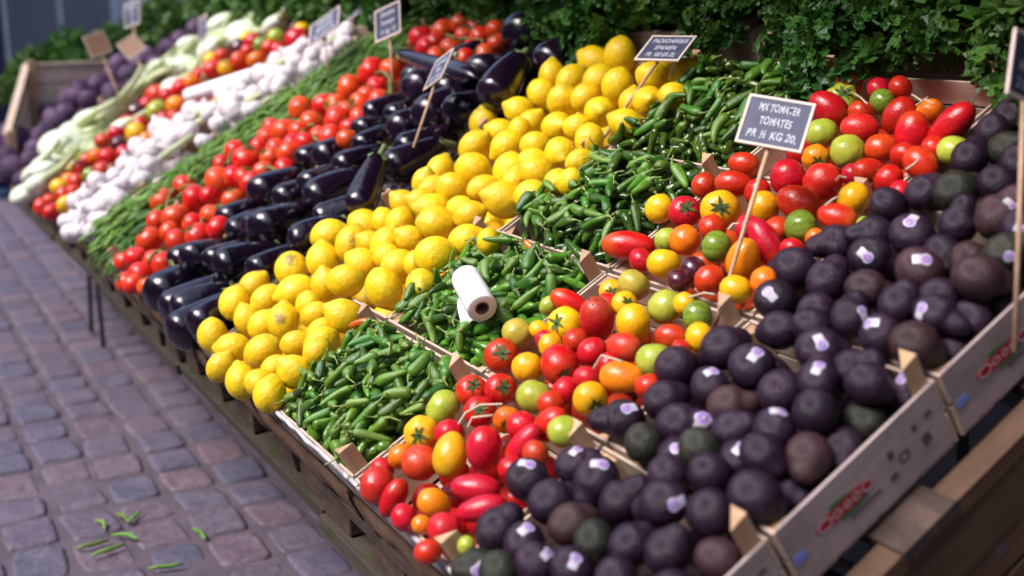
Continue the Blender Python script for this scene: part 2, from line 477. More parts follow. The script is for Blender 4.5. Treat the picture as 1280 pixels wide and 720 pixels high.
def stickerm():
    m = Mat('avocado_sticker', (0.75, 0.75, 0.8), 0.35, 0.5)
    uv = m.n('ShaderNodeUVMap')
    sep = m.n('ShaderNodeSeparateXYZ'); m.l(uv.outputs[0], sep.inputs[0])
    dx = m.math('SUBTRACT', sep.outputs[0], 0.70)
    dy = m.math('SUBTRACT', sep.outputs[1], 0.5)
    d = m.math('SQRT', m.math('ADD', m.math('MULTIPLY', m.math('MULTIPLY', dx, dx), 2.2), m.math('MULTIPLY', dy, dy)))
    wob = m.noise(6, 3, 0.6, vec=uv.outputs[0])
    ring = m.ramp(d, [(0.0, (0.60, 0.50, 0.12)), (0.10, (0.42, 0.36, 0.22)), (0.16, (0.17, 0.045, 0.42)), (0.30, (0.26, 0.08, 0.50)), (0.34, (0.50, 0.48, 0.58)), (0.39, (0.26, 0.12, 0.50)), (0.43, (0.52, 0.50, 0.60))])
    blot = m.mix(m.ramp(wob, [(0.50, 0.0), (0.62, 0.6)]), ring, (0.50, 0.44, 0.60))
    isr = m.ramp(d, [(0.32, 1.0), (0.36, 0.0)])
    pinkd = m.ramp(m.math('ABSOLUTE', m.math('SUBTRACT', sep.outputs[0], 0.42)), [(0.0, 0.55), (0.14, 0.0)])
    base = m.mix(pinkd, (0.52, 0.52, 0.60), (0.62, 0.20, 0.34))
    m.col(m.mix(isr, m.mix(m.ramp(d, [(0.40, 1.0), (0.46, 0.0)]), base, ring), blot))
    return m.m
M['sticker'] = stickerm()
def stonem():
    m = Mat('cobble_granite', (0.2, 0.17, 0.2), 0.6, 0.4)
    a = m.noise(9, 5, 0.65, per_object=True)
    b = m.noise(60, 4, 0.7, per_object=True)
    r = m.oi.outputs['Random']
    tint = m.ramp(r, [(0.0, (0.125, 0.092, 0.135)), (0.3, (0.160, 0.102, 0.130)), (0.5, (0.100, 0.092, 0.142)), (0.68, (0.150, 0.112, 0.150)), (0.86, (0.080, 0.083, 0.132)), (0.95, (0.180, 0.108, 0.122))], 'CONSTANT')
    c = m.mix(m.ramp(a, [(0.3, 0.0), (0.75, 0.6)]), tint, (0.215, 0.178, 0.235))
    c = m.mix(m.ramp(b, [(0.38, 0.7), (0.58, 0.0)]), c, (0.065, 0.05, 0.065))
    m.col(c)
    m.rough(m.ramp(a, [(0.3, 0.42), (0.7, 0.68)]))
    m.bump(m.math('ADD', a, m.math('MULTIPLY', b, 0.35)), 0.55, 0.012)
    return m.m
M['stone'] = stonem()
def sandm():
    m = Mat('joint_sand', (0.3, 0.25, 0.25), 0.9, 0.2)
    a = m.noise(5, 6, 0.7)
    b = m.noise(160, 3, 0.7)
    c = m.ramp(a, [(0.3, (0.075, 0.058, 0.076)), (0.7, (0.165, 0.128, 0.156))])
    c = m.mix(m.ramp(m.noise(2.2, 4, 0.6), [(0.60, 0.0), (0.72, 0.5)]), c, (0.10, 0.12, 0.05))
    m.col(m.mix(m.math('MULTIPLY', b, 0.5), c, (0.09, 0.068, 0.08)))
    m.bump(b, 0.5, 0.006)
    return m.m
M['sand'] = sandm()
def wallm(name, a, b, rough=0.8):
    m = Mat(name, a, rough, 0.3)
    m.col(m.ramp(m.noise(2.5, 5, 0.65), [(0.3, a), (0.7, b)]))
    m.bump(m.noise(40, 3), 0.2, 0.01)
    return m.m
M['wall'] = wallm('dark_plaster', (0.055, 0.058, 0.066), (0.085, 0.088, 0.10))
M['gwall'] = wallm('grey_plaster', (0.30, 0.32, 0.36), (0.38, 0.40, 0.44))
M['gwall2'] = wallm('grey_street_plaster', (0.13, 0.125, 0.13), (0.18, 0.17, 0.175))
M['glass'] = Mat('dark_window_glass', (0.09, 0.10, 0.13), 0.06, 0.6).m

# ------------------------------------------------------------------ ground: joint sand and cobbles
g = MB()
g.add([(-40, -15, 0), (40, -15, 0), (40, 70, 0), (-40, 70, 0)], [(0, 1, 2, 3)])
ground = obj('ground', g.mesh('ground', M['sand']), kind='structure')

def cobble(seed, sx, sy, nx=9, ny=10):
    """one rounded sett, top about 2.6 cm above the sand"""
    r = np.random.default_rng(seed)
    vs, fs = [], []
    corner = r.uniform(0.70, 1.0, 4)
    tilt = r.uniform(-0.02, 0.02, 2)
    bump = r.normal(0, 0.0011, (nx + 1, ny + 1)) + 0.0035 * np.outer(np.sin(np.linspace(0, 3, nx + 1) + r.uniform(0, 6)), np.sin(np.linspace(0, 4, ny + 1) + r.uniform(0, 6)))
    chip = r.uniform(0.90, 1.0, (nx + 1, ny + 1))
    skew = r.uniform(-0.09, 0.09, 2)
    for i in range(nx + 1):
        for j in range(ny + 1):
            a, b = i / nx * 2 - 1, j / ny * 2 - 1
            a = math.copysign(abs(a) ** 0.5, a); b = math.copysign(abs(b) ** 0.5, b)
            e = max(abs(a), abs(b))
            q = corner[(a > 0) + 2 * (b > 0)]
            k = 1 - (1 - q) * 0.6 * (abs(a) * abs(b)) ** 2
            z = 0.010 * (1 - abs(a) ** 12 * 0.85) * (1 - abs(b) ** 12 * 0.85) + bump[i][j] + tilt[0] * a * 0.12 + tilt[1] * b * 0.12
            z = z if e < 0.999 else -0.012
            kc = k * (chip[i][j] if e > 0.93 else 1)
            vs.append((sx * a * kc + skew[0] * sx * b, sy * b * kc + skew[1] * sy * a, z))
    for i in range(nx):
        for j in range(ny):
            p = i * (ny + 1) + j
            fs.append((p, p + ny + 1, p + ny + 2, p + 1))
    return vs, fs
ROWW = 0.172
SX = ROWW / 2 - 0.005
variants = []
for k, ly in enumerate((0.185, 0.21, 0.235, 0.20, 0.22, 0.17)):
    for q in range(2):
        b = MB(); b.add(*cobble(k * 5 + q, SX, ly / 2 - 0.003))
        variants.append((ly, b.mesh('cobblestone', M['stone'], smooth=True), b))
cob = []
for rI in range(-16, 14):
    x = 0.385 * 1.5 / 1.4 + ROWW * (rI + 0.5)
    y = 1.2 + random.uniform(0, 0.2)
    while y < 17:
        ly, me, mb = random.choice(variants)
        cob.append((x, y + ly / 2, me, mb))
        y += ly + 0.004
def seen(x, y, z=0.0, mg=40):
    p = Vector((x, y, z))
    dz = depth(p)
    if dz < 0.3: return False
    px = 640 + F_PX * (p - CAM).dot(CR) / dz
    py = 360 - F_PX * (p - CAM).dot(CU) / dz
    return -mg < px < 1280 + mg and -mg < py < 720 + mg
near = sorted([c for c in cob if seen(c[0], c[1]) and c[0] < 1.15], key=lambda c: c[1])[:300]
nearset = {(c[0], c[1]) for c in near}
rest = MB()
for x, y, me, mb in cob:
    T = Matrix.Translation((x + random.uniform(-.006, .006), y, random.uniform(-.007, .004))) @ Matrix.Rotation(random.uniform(-.035, .035) + random.choice((0, math.pi)), 4, 'Z')
    if (x, y) in nearset:
        obj('cobblestone', me, ground, T)
    else:
        rest.add([T @ Vector(v) for v in mb.v], mb.f)
obj('cobblestones_beyond', rest.mesh('cobblestones_beyond', M['stone'], smooth=True), ground, kind='stuff')

# ------------------------------------------------------------------ wooden fruit crates on the slope
TH = 0.005
RIM, BOT = -0.045, -0.150
def slopeM(u, v, n):
    m = SLOPE.to_4x4()
    m.translation = P(u, v, n)
    return m
mesh_cache = {}
def cached(key, fn):
    if key not in mesh_cache:
        mesh_cache[key] = fn()
    return mesh_cache[key]
def box_mesh(key, h, mat, bevel=0.0012):
    return cached(('box', key, tuple(round(x, 4) for x in h), mat), lambda: MB().box((0, 0, 0), h).mesh(key, M[mat], bevel=bevel))
def post_mesh(L=0.148):
    b = MB()
    w = 0.030
    b.add([(0, 0, 0), (w, 0, 0), (0, w, 0), (0, 0, L), (w, 0, L - 0.004), (0, w, L)], [(0, 2, 1), (3, 4, 5), (0, 1, 4, 3), (1, 2, 5, 4), (2, 0, 3, 5)])
    return b.mesh('corner_post', M['post'], bevel=0.0016)
CNAME = ['avocado', 'mixed tomato', 'green pepper', 'lemon', 'eggplant', 'vine tomato', 'green bean', 'garlic', 'small mixed tomato', 'fennel', 'artichoke']
def crate(j, i, printed=False):
    u0, u1, v0, v1 = U_EDGE[j] + 0.004, U_EDGE[j + 1] - 0.004, V_EDGE[i] + 0.004, V_EDGE[i + 1] - 0.004
    lu, lv = (u1 - u0) / 2, (v1 - v0) / 2
    c = empty('wooden_crate', slopeM((u0 + u1) / 2, (v0 + v1) / 2, BOT),
              label='pale wooden slatted crate holding %s, %s in its column' % (CNAME[j] + ('' if CNAME[j] in ('garlic', 'fennel') else 's'), ROWNAME[i]),
              cat='crate', group='produce crates on the sloping stall')
    hb = (RIM - BOT)
    hs = hb * 0.5 - 0.004
    for s in (-1, 1):
        if j == 0 and s == -1:
            obj('side_board', box_mesh('printed_board', (TH / 2, lv - TH - 0.001, hb / 2 - 0.002), 'crate_p'), c, Matrix.Translation((s * (lu - TH / 2), 0, hb / 2)))
        for lvl in (0, 1):
            zc = hb * (0.25 + 0.5 * lvl)
            jx = random.uniform(-.002, .002)
            pm = 'crate_p' if (j == 0 and s == -1) else 'crate_v'
            if not (j == 0 and s == -1):
                obj('side_board', box_mesh('side_board', (TH / 2, lv - TH - 0.001, hs / 2), pm), c, Matrix.Translation((s * (lu - TH / 2), 0, zc + jx)))
            obj('end_board', box_mesh('end_board', (lu, TH / 2, hs / 2), 'crate'), c, Matrix.Translation((0, s * (lv - TH / 2), zc - jx)))
    nb = 4
    for k in range(nb):
        obj('bottom_slat', box_mesh('bottom_slat', (lu - TH - 0.001, lv / nb - 0.006, 0.003), 'crate'), c, Matrix.Translation((0, -lv + lv * 2 * (k + 0.5) / nb, -0.004)))
    pm, pm_low = cached('post', post_mesh), cached('post_low', lambda: post_mesh(0.098))
    for a, (sx, sy) in enumerate(((-1, -1), (1, -1), (1, 1), (-1, 1))):
        T = Matrix.Translation((sx * (lu - TH - 0.0005), sy * (lv - TH - 0.0005), 0.002)) @ Matrix.Rotation(a * math.pi / 2, 4, 'Z')
        tall = sx == -1 and (sy == 1 or i == 0)
        obj('corner_post', pm if tall else pm_low, c, T)
    if i == 0:                                  # plastic edging laid over the front board
        b = MB()
        n = 14
        pts = [(-lu + 2 * lu * k / n, -lv - 0.0045 + random.uniform(-.0012, .0012), hb - 0.001 + random.uniform(-.002, .002)) for k in range(n + 1)]
        b.tube(pts, [0.0045 + random.uniform(-.001, .001) for _ in pts], 7)
        vs, fs = [], []
        for k, p in enumerate(pts):
            for q in range(3):
                vs.append((p[0], p[1] - 0.003 - 0.001 * q + random.uniform(-.001, .001), p[2] - 0.014 * q))
        for k in range(n):
            for q in range(2):
                fs.append((k * 3 + q, k * 3 + q + 1, (k + 1) * 3 + q + 1, (k + 1) * 3 + q))
        b.add(vs, fs)
        obj('plastic_edging', b.mesh('plastic_edging', M['foil'], smooth=True), c)
    return c, lu, lv, hb

def flat(pts2, mat, name, z=0.0):
    b = MB()
    n = len(pts2)
    b.add([(x, y, z) for x, y in pts2] + [(x, y, z - 0.0005) for x, y in pts2], [tuple(range(n)), tuple(range(n, 2 * n))[::-1]] + [(i, n + i, n + (i + 1) % n, (i + 1) % n) for i in range(n)])
    return b.mesh(name, M[mat])
def ell(cx, cy, rx, ry, n=20, a=0.0):
    return [(cx + rx * math.cos(t) * math.cos(a) - ry * math.sin(t) * math.sin(a), cy + rx * math.cos(t) * math.sin(a) + ry * math.sin(t) * math.cos(a)) for t in [2 * math.pi * k / n for k in range(n)]]
def ring_mesh(cx, cy, rx, ry, w, mat, name, z=0.0):
    o, i = ell(cx, cy, rx, ry), ell(cx, cy, rx - w, ry - w)
    n = len(o)
    b = MB()
    b.add([(x, y, z) for x, y in o + i], [(k, (k + 1) % n, n + (k + 1) % n, n + k) for k in range(n)])
    return b.mesh(name, M[mat])
def prints(c, lu, lv, hb):
    """marks printed on the crate's outer end: red name, green leaf, small stamps. plane x = along v, y = along n"""
    fr = Matrix(((0, 0, -1, -lu - 0.0008), (-1, 0, 0, 0), (0, 1, 0, hb / 2), (0, 0, 0, 1)))
    k = 1.0
    cx = lv * 0.30
    red = obj('print_mark', flat(ell(cx, 0.004, 0.052, 0.0105, 24), 'red', 'print_mark', 0.0002), c, fr)
    for q, (dx, rx, ry) in enumerate(((-0.040, 0.010, 0.0075), (-0.020, 0.007, 0.0055), (-0.004, 0.006, 0.0055), (0.014, 0.008, 0.0055), (0.036, 0.012, 0.0085))):
        obj('print_letter', ring_mesh(cx + dx, 0.004, rx, ry, 0.0022, 'pale', 'print_letter', 0.0006), red)
    obj('print_leaf', flat(ell(cx + 0.004, 0.0155, 0.020, 0.0045, 14, 0.15), 'grn', 'print_leaf', 0.0001), red)
    obj('print_leaf', flat(ell(cx - 0.012, -0.0085, 0.026, 0.0042, 14, -0.05), 'grn', 'print_leaf', 0.0001), red)
    for q in range(9):
        obj('print_mark', flat([(cx - 0.055 + q * 0.0062 + a, -0.022 + b) for a, b in ((0, 0), (.0036, 0), (.0036, .007), (0, .007))], 'ink', 'print_mark', 0.0002), c, fr)
    obj('print_mark', ring_mesh(-lv * 0.42, -0.006, 0.0095, 0.0085, 0.003, 'ink', 'print_mark', 0.0002), c, fr)
    for (x, y, w, h) in ((-0.30, 0.012, .006, .007), (-0.62, 0.018, .005, .005), (-0.70, -0.010, .009, .009), (-0.25, -0.018, .008, .004), (-0.80, 0.02, .008, .003)):
        obj('print_mark', flat([(lv * x + a * w, y + b * h) for a, b in ((-1, -.6), (.7, -1), (1, .7), (-.5, 1))], 'ink', 'print_mark', 0.0002), c, fr)
    obj('print_mark', flat([(lv * 0.80 + a, -0.012 + b) for a, b in ((0, 0), (.020, -.002), (.021, .012), (.002, .013))], 'blue', 'print_mark', 0.0002), c, fr)

for j in range(11):
    for i in range(4):
        c, lu, lv, hb = crate(j, i)
        if j == 0:
            prints(c, lu, lv, hb)

# taller wooden box with the artichokes at the stall's far end
def far_box():
    at_u = lambda x, y, u: CAM + ray(x, y) * ((u - CAM.y) / ray(x, y).y)
    A, B, C = at_u(33, 80, 7.15), at_u(8, 168, 6.55), at_u(215, 78, 7.15)
    C.z = A.z + 0.01
    c = empty('wooden_box', Matrix.Translation((A.x, A.y, A.z - 0.32)), label='tall open wooden box at the far end behind the purple artichokes', cat='box')
    def board(name, p, q, z, h, th, mat):
        d = q - p
        m = Matrix((d.normalized(), Vector((0, 0, 1)).cross(d).normalized(), d.normalized().cross(Vector((0, 0, 1)).cross(d).normalized()))).transposed().to_4x4()
        m.translation = (p + q) / 2 + m.to_3x3() @ Vector((0, 0, z)) - c.location
        obj(name, MB().box((0, 0, 0), (d.length / 2, th, h)).mesh(name, M[mat], bevel=0.003), c, m)
    for k in range(3):
        board('end_board', A, C, -0.06 - 0.105 * k, 0.048, 0.007, 'crate')
        board('side_board', B, A, -0.06 - 0.105 * k, 0.048, 0.007, 'crate')
    board('top_rail', A, C, -0.004, 0.008, 0.018, 'crate')
    board('top_rail', B, A, -0.004, 0.008, 0.018, 'crate')
    for q in (A, B, C):
        o = q - c.location
        obj('corner_post', MB().box((0.02, -0.018, -0.15), (0.02, 0.02, 0.17)).mesh('corner_post', M['post'], bevel=0.003), c, Matrix.Translation(o))
far_box()

# ------------------------------------------------------------------ what carries the crates: pallets, cardboard, trestles, end rail
def pallet(u0, u1, n_top, mossy, dv, label):
    L = (u1 - u0) / 2 - 0.006
    ta = math.radians(7)
    pm_ = Matrix((DU, Vector((math.cos(ta), 0, math.sin(ta))), Vector((-math.sin(ta), 0, math.cos(ta))))).transposed().to_4x4()
    pm_.translation = P((u0 + u1) / 2, dv, n_top)
    c = empty('wooden_pallet', pm_, label=label, cat='pallet', group='weathered pallets under the crates')
    D = 0.50
    mm = 'mossy' if mossy else 'pallet'
    for k in range(3):
        y = 0.05 + k * (D - 0.1) / 2
        b = MB().box((0, 0, 0), (L, 0.05, 0.010), jit=0.003)
        obj('deck_board', b.mesh('deck_board', M['pallet'], bevel=0.002), c, Matrix.Translation((0, y, -0.011)))
    for x in (-L + 0.06, 0.0, L - 0.06) if not mossy else (-L + 0.08, -L * .52, -L * .05, L * .42, L - 0.08):
        for y in (0.065, 0.44):
            b = MB().box((0, 0, 0), (0.066, 0.045, 0.040), jit=0.006)
            obj('block', b.mesh('block', M['pallet_v'], bevel=0.003), c, Matrix.Translation((x, y, -0.063)))
    for y in (0.05, 0.44):
        b = MB().box((0, 0, 0), (L, 0.032, 0.016), jit=0.004)
        obj('bottom_board', b.mesh('bottom_board', M[mm], bevel=0.002), c, Matrix.Translation((0, y - 0.012, -0.121)))
edges = [0.99, 2.14, 3.32, 4.50, 5.68, 6.86]
names = ['avocado and tomato', 'lemon and eggplant', 'vine tomato and bean', 'garlic and small tomato', 'fennel and artichoke']
for k in range(5):
    pallet(edges[k], edges[k + 1], -0.178, True, -0.016 + 0.012 * (k % 2), 'dark weathered mossy pallet under the %s crates' % names[k])
for v_, w in ((0.16, 'low'), (0.45, 'second'), (0.75, 'third'), (1.06, 'fourth'), (1.5, 'top')):
    obj('support_plank', box_mesh('support_plank', (3.0, 0.05, 0.010), 'pallet'), None, slopeM(3.95, v_, -0.172), label='long dark plank running under the crates, %s of the slope planks' % w, cat='plank', group='planks under the crates')
def liner(u0, u1, label):
    """old corrugated card hanging from the rim with a ragged sagging lower edge"""
    n = 40
    b = MB()
    vs, fs = [], []
    for k in range(n + 1):
        t = k / n
        sag = 0.045 + 0.055 * (0.5 - 0.5 * math.cos(2 * math.pi * (t * 2.4 + u0))) + random.uniform(-.004, .004)
        for q in range(5):
            s = q / 4
            vs.append((u0 + (u1 - u0) * t, -0.0145 - 0.006 * math.sin(s * 3.1) - 0.004 * s + 0.004 * math.sin(t * 31 + q) * s, -0.066 - sag * s))
    m_ = len(vs)
    vs += [(x, y + 0.0035, z) for x, y, z in vs]
    for k in range(n):
        for q in range(4):
            a = k * 5 + q
            fs.append((a, a + 1, a + 6, a + 5)); fs.append((m_ + a, m_ + a + 5, m_ + a + 6, m_ + a + 1))
    for k in range(n):
        a = k * 5 + 4
        fs.append((a, m_ + a, m_ + a + 5, a + 5))
    b.add(vs, fs)
    obj('cardboard_sheet', b.mesh('cardboard_sheet', M['card'], smooth=True), None, slopeM(0, 0, 0), label=label, cat='cardboard', group='worn cardboard along the stall front')
for a, bb, w in ((1.02, 1.74, 'avocado and mixed tomato'), (1.77, 2.62, 'green pepper and lemon'), (2.67, 3.60, 'eggplant and vine tomato'), (3.64, 4.58, 'green bean and garlic'), (4.62, 6.7, 'fennel and small tomato')):
    liner(a, bb, 'worn brown cardboard hanging below the front of the %s crates' % w)

def trestle(u, k):
    c = empty('trestle', Matrix.Translation((1.1, u, 0)), label='dark metal trestle carrying the pallets %s' % k, cat='trestle', group='trestles under the stall')
    x0 = -0.20 if u > 5 else 0.22
    ztop = lambda x: ORG.z + (x + 1.1 - ORG.x) * math.tan(SA) - 0.205 / math.cos(SA)
    for x, zt, sy in ((x0, ztop(x0), 0.10), (x0, ztop(x0), -0.10), (0.55, ztop(.55), 0.10), (0.55, ztop(.55), -0.10)):
        b = MB().tube([(x, sy * 1.6, 0.0), (x, sy * 0.3, zt)], 0.011, 8)
        obj('leg', b.mesh('leg', M['metal'], smooth=True), c)
    p0, p1 = Vector((x0 - 0.02, 0, ztop(x0 - 0.02))), Vector((0.62, 0, ztop(0.62)))
    b = MB().tube([p0, p1], 0.022, 8)
    obj('top_bar', b.mesh('top_bar', M['metal'], smooth=True), c)
for u, k in ((1.45, 'below the mixed tomatoes'), (2.9, 'below the eggplants'), (4.3, 'below the garlic'), (5.75, 'below the fennel')):
    trestle(u, k)
b = MB().box((0, 0, 0), (0.012, 1.5, 0.02))
obj('metal_rail', b.mesh('metal_rail', M['gmetal'], bevel=0.004), None, Matrix.Translation((1.17, 3.6, 0.036)), label='pale grey metal rail lying on the cobbles under the stall', cat='rail')

# wood at the near end of the stall
rail = empty('end_rail', slopeM(0.975, 0.55, -0.182), label='brown wooden rail running up the open end of the stall', cat='rail')
obj('rail_board', box_mesh('rail_board', (0.020, 0.75, 0.014), 'rail', 0.002), rail)
obj('rail_face', box_mesh('rail_face', (0.010, 0.75, 0.04), 'rail', 0.002), rail, Matrix.Translation((-0.008, 0, -0.0555)))
box = empty('wooden_box', slopeM(0.965, 0.66, -0.33), label='brown wooden box with faded stamps below the end rail', cat='box')
for k in range(4):
    obj('side_board', box_mesh('under_board', (0.006, 0.42, 0.036), 'rail', 0.002), box, Matrix.Translation((0, 0, 0.035 - 0.08 * k)))
for k in range(5):
    obj('print_mark', flat([(a * 0.012, b * 0.010) for a, b in ((-1, -.6), (.7, -1), (1, .7), (-.5, 1))], 'ink', 'print_mark'), box,
        Matrix(((0, 0, -1, -0.0068), (-1, 0, 0, 0.16 - 0.07 * k), (0, 1, 0, 0.035), (0, 0, 0, 1))))
for s in (-1, 1):
    obj('corner_post', box_mesh('under_post', (0.018, 0.018, 0.165), 'rail', 0.002), box, Matrix.Translation((0.026, s * 0.38, -0.085)))

# ------------------------------------------------------------------ shapes of the produce (axis +Z = stem end, unit size)
def polar(R, nt=18, nf=26):
    b = MB()
    vs = [(0, 0, R(0, 0))]
    for i in range(1, nt):
        th = math.pi * i / nt
        for j in range(nf):
            ph = 2 * math.pi * j / nf
            r = R(th, ph)
            vs.append((r * math.sin(th) * math.cos(ph), r * math.sin(th) * math.sin(ph), r * math.cos(th)))
    vs.append((0, 0, -R(math.pi, 0)))
    fs = [(0, 1 + j, 1 + (j + 1) % nf) for j in range(nf)]
    for i in range(nt - 2):
        for j in range(nf):
            a, c = 1 + i * nf + j, 1 + i * nf + (j + 1) % nf
            fs.append((a, a + nf, c + nf, c))
    k = 1 + (nt - 2) * nf
    fs += [(k + j, len(vs) - 1, k + (j + 1) % nf) for j in range(nf)]
    b.add(vs, fs)
    return b
def R_tom(flat_=0.9, lob=0.02, nl=5, seed=0):
    p = seed * 1.3
    def f(th, ph):
        return (1 / math.sqrt(math.sin(th) ** 2 + (math.cos(th) / flat_) ** 2)) * (1 - 0.13 * math.exp(-(th / 0.34) ** 2) - 0.03 * math.exp(-((math.pi - th) / 0.3) ** 2) + lob * math.sin(th) * math.cos(nl * ph + p) + 0.012 * math.sin(2 * ph + p) * math.sin(th))
    return f
def R_plum(k=1.4, seed=0):
    p = seed * 1.7
    def f(th, ph):
        e = 1 / math.sqrt(math.sin(th) ** 2 + (math.cos(th) / k) ** 2)
        return e * (1 - 0.06 * math.exp(-(th / 0.25) ** 2) + 0.03 * math.sin(th) * math.cos(2 * ph + p) + 0.06 * math.cos(th) * math.sin(th) ** 2)
    return f
def R_lemon(seed=0):
    p = seed * 2.1
    k = 1.15 + 0.06 * math.sin(seed * 3.3)
    def f(th, ph):
        e = 1 / math.sqrt(math.sin(th) ** 2 + (math.cos(th) / k) ** 2)
        tip = 0.24 * math.exp(-((math.pi - th) / 0.26) ** 2) + 0.08 * math.exp(-(th / 0.22) ** 2) - 0.05 * math.exp(-(th / 0.08) ** 2)
        return e * (1 + 0.022 * math.sin(2 * ph + p) * math.sin(th) + 0.02 * math.sin(3 * ph + p * 2) * math.sin(th) ** 2) + tip
    return f
def R_avo(seed=0):
    p = seed * 1.9
    k = [1.36, 1.44, 1.55, 1.30, 1.64][seed % 5]
    def f(th, ph):
        c = math.cos(th)
        kk = 1.14 + (k - 1.14) * (0.5 + 0.5 * math.tanh(c * 3.0))
        e = 1 / math.sqrt(math.sin(th) ** 2 + (c / kk) ** 2)
        pinch = 0.13 * (k - 1) / 0.4 * math.exp(-((th - 0.75) / 0.35) ** 2)
        return e * (1 - pinch + 0.018 * math.sin(2 * ph + p) * math.sin(th)) - 0.02 * math.exp(-(th / 0.09) ** 2)
    return f
def R_garlic(seed=0):
    p = seed * 1.1
    n = 7 + seed % 3
    def f(th, ph):
        e = 1 / math.sqrt(math.sin(th) ** 2 + (math.cos(th) / 0.82) ** 2)
        return e * (1 + 0.07 * math.sin(th) ** 1.5 * abs(math.cos(n * ph / 2 + p)) - 0.03) + 0.62 * math.exp(-(th / 0.26) ** 2) - 0.10 * math.exp(-((math.pi - th) / 0.25) ** 2)
    return f
SHAPES = {
    'tom': [polar(R_tom(0.88 + 0.03 * (s % 3), 0.012 + 0.008 * (s % 3), 5 + s % 3, s)) for s in range(4)],
    'rib': [polar(R_tom(0.80, 0.07, 7, s), 20, 42) for s in range(2)],
    'plum': [polar(R_plum(1.28 + 0.1 * s, s)) for s in range(3)],
    'long': [polar(R_plum(1.85 + 0.15 * s, s)) for s in range(2)],
    'lemon': [polar(R_lemon(s), 26, 28) for s in range(5)],
    'avo': [polar(R_avo(s), 22, 28) for s in range(5)],
    'garlic': [polar(R_garlic(s), 18, 36) for s in range(4)],
}
def shape(kind, k, mat):
    return cached((kind, k, mat), lambda: SHAPES[kind][k].mesh(kind, M[mat], smooth=True))
# the tomato's star-shaped calyx with a stub of stem
def calyx_mesh(seed, mat='calyx', n=6, L=0.55, stub=0.28, base=0.80):
    r = random.Random(seed)
    b = MB()
    for k in range(n):
        a = 2 * math.pi * k / n + r.uniform(-.2, .2)
        l = L * r.uniform(0.7, 1.15)
        ca, sa = math.cos(a), math.sin(a)
        up = r.uniform(0.02, 0.16)
        pts = []
        for t, w in ((0.05, 0.06), (0.35, 0.10), (0.7, 0.07), (1.0, 0.004)):
            x = l * t
            z = base + 0.07 - 0.22 * (x ** 2) + up * t * t * 1.2 + 0.02
            pts.append((x * ca - w * sa, x * sa + w * ca, z)); pts.append((x * ca + w * sa, x * sa - w * ca, z + 0.015))
        b.add(pts, [(0, 1, 3, 2), (2, 3, 5, 4), (4, 5, 7, 6)])
    q = r.uniform(-0.1, 0.1)
    b.tube([(0, 0, base - 0.03), (q * 0.4, 0, base + stub * 0.6), (q * 1.6, q, base + stub)], [0.075, 0.055, 0.06], 6)
    return b.mesh('calyx', M[mat])
CALYX = [calyx_mesh(s) for s in range(5)]

def axis_quat(axis, roll):
    return axis.normalized().to_track_quat('Z', 'Y') @ Quaternion((0, 0, 1), roll)
def view_axis(p, ax, ay, out):
    """direction at p given as picture right/down parts and a part towards the viewer"""
    t = (CAM - p).normalized()
    r = CR - t * CR.dot(t)
    r.normalize()
    u = t.cross(r)
    return (r * ax - u * ay + t * out).normalized()

# ------------------------------------------------------------------ where each piece of fruit lies (picture point, radius; its distance comes from the heap it lies on)
LEMONS = """266 419 20|290 381 20|317 360 20|310 400 18|291 435 20|329 440 23|335 375 20|371 365 23|357 400 21|330 407 19|395 394 18|429 396 22|370 430 18|402 430 22|370 464 22|343 462 18|302 477 21|276 459 18|325 479 18|337 493 21|409 357 21|432 351 22|480 360 24|527 356 21|365 337 22|403 414 18|411 294 21|439 307 23|406 325 21|457 282 21|500 279 19|482 305 20|452 330 20|485 322 18|499 332 21|515 299 18|546 280 23|542 262 21|542 320 24|582 301 21|587 269 19|505 255 17|527 252 17|567 236 21|544 237 18|549 215 19|532 228 17|592 212 22|605 236 19|630 250 25|639 214 22|671 216 21|665 244 20|699 230 19|480 277 16|611 302 16|607 150 19|594 184 21|635 182 20|649 139 18|662 157 19|626 165 17|677 117 18|704 127 21|715 101 20|690 95 18|696 159 20|669 182 18|667 203 18|699 191 20|722 160 17|737 175 19|750 140 20|745 77 21|775 69 21|750 100 20|772 107 21|817 97 20|810 127 20|782 155 20|857 90 18|841 120 17|725 202 17|765 47 15|732 122 18|383 384 17|462 305 17|520 330 16|574 262 17|650 165 16|790 128 17|830 78 18|395 440 17|645 228 17|713 228 17"""
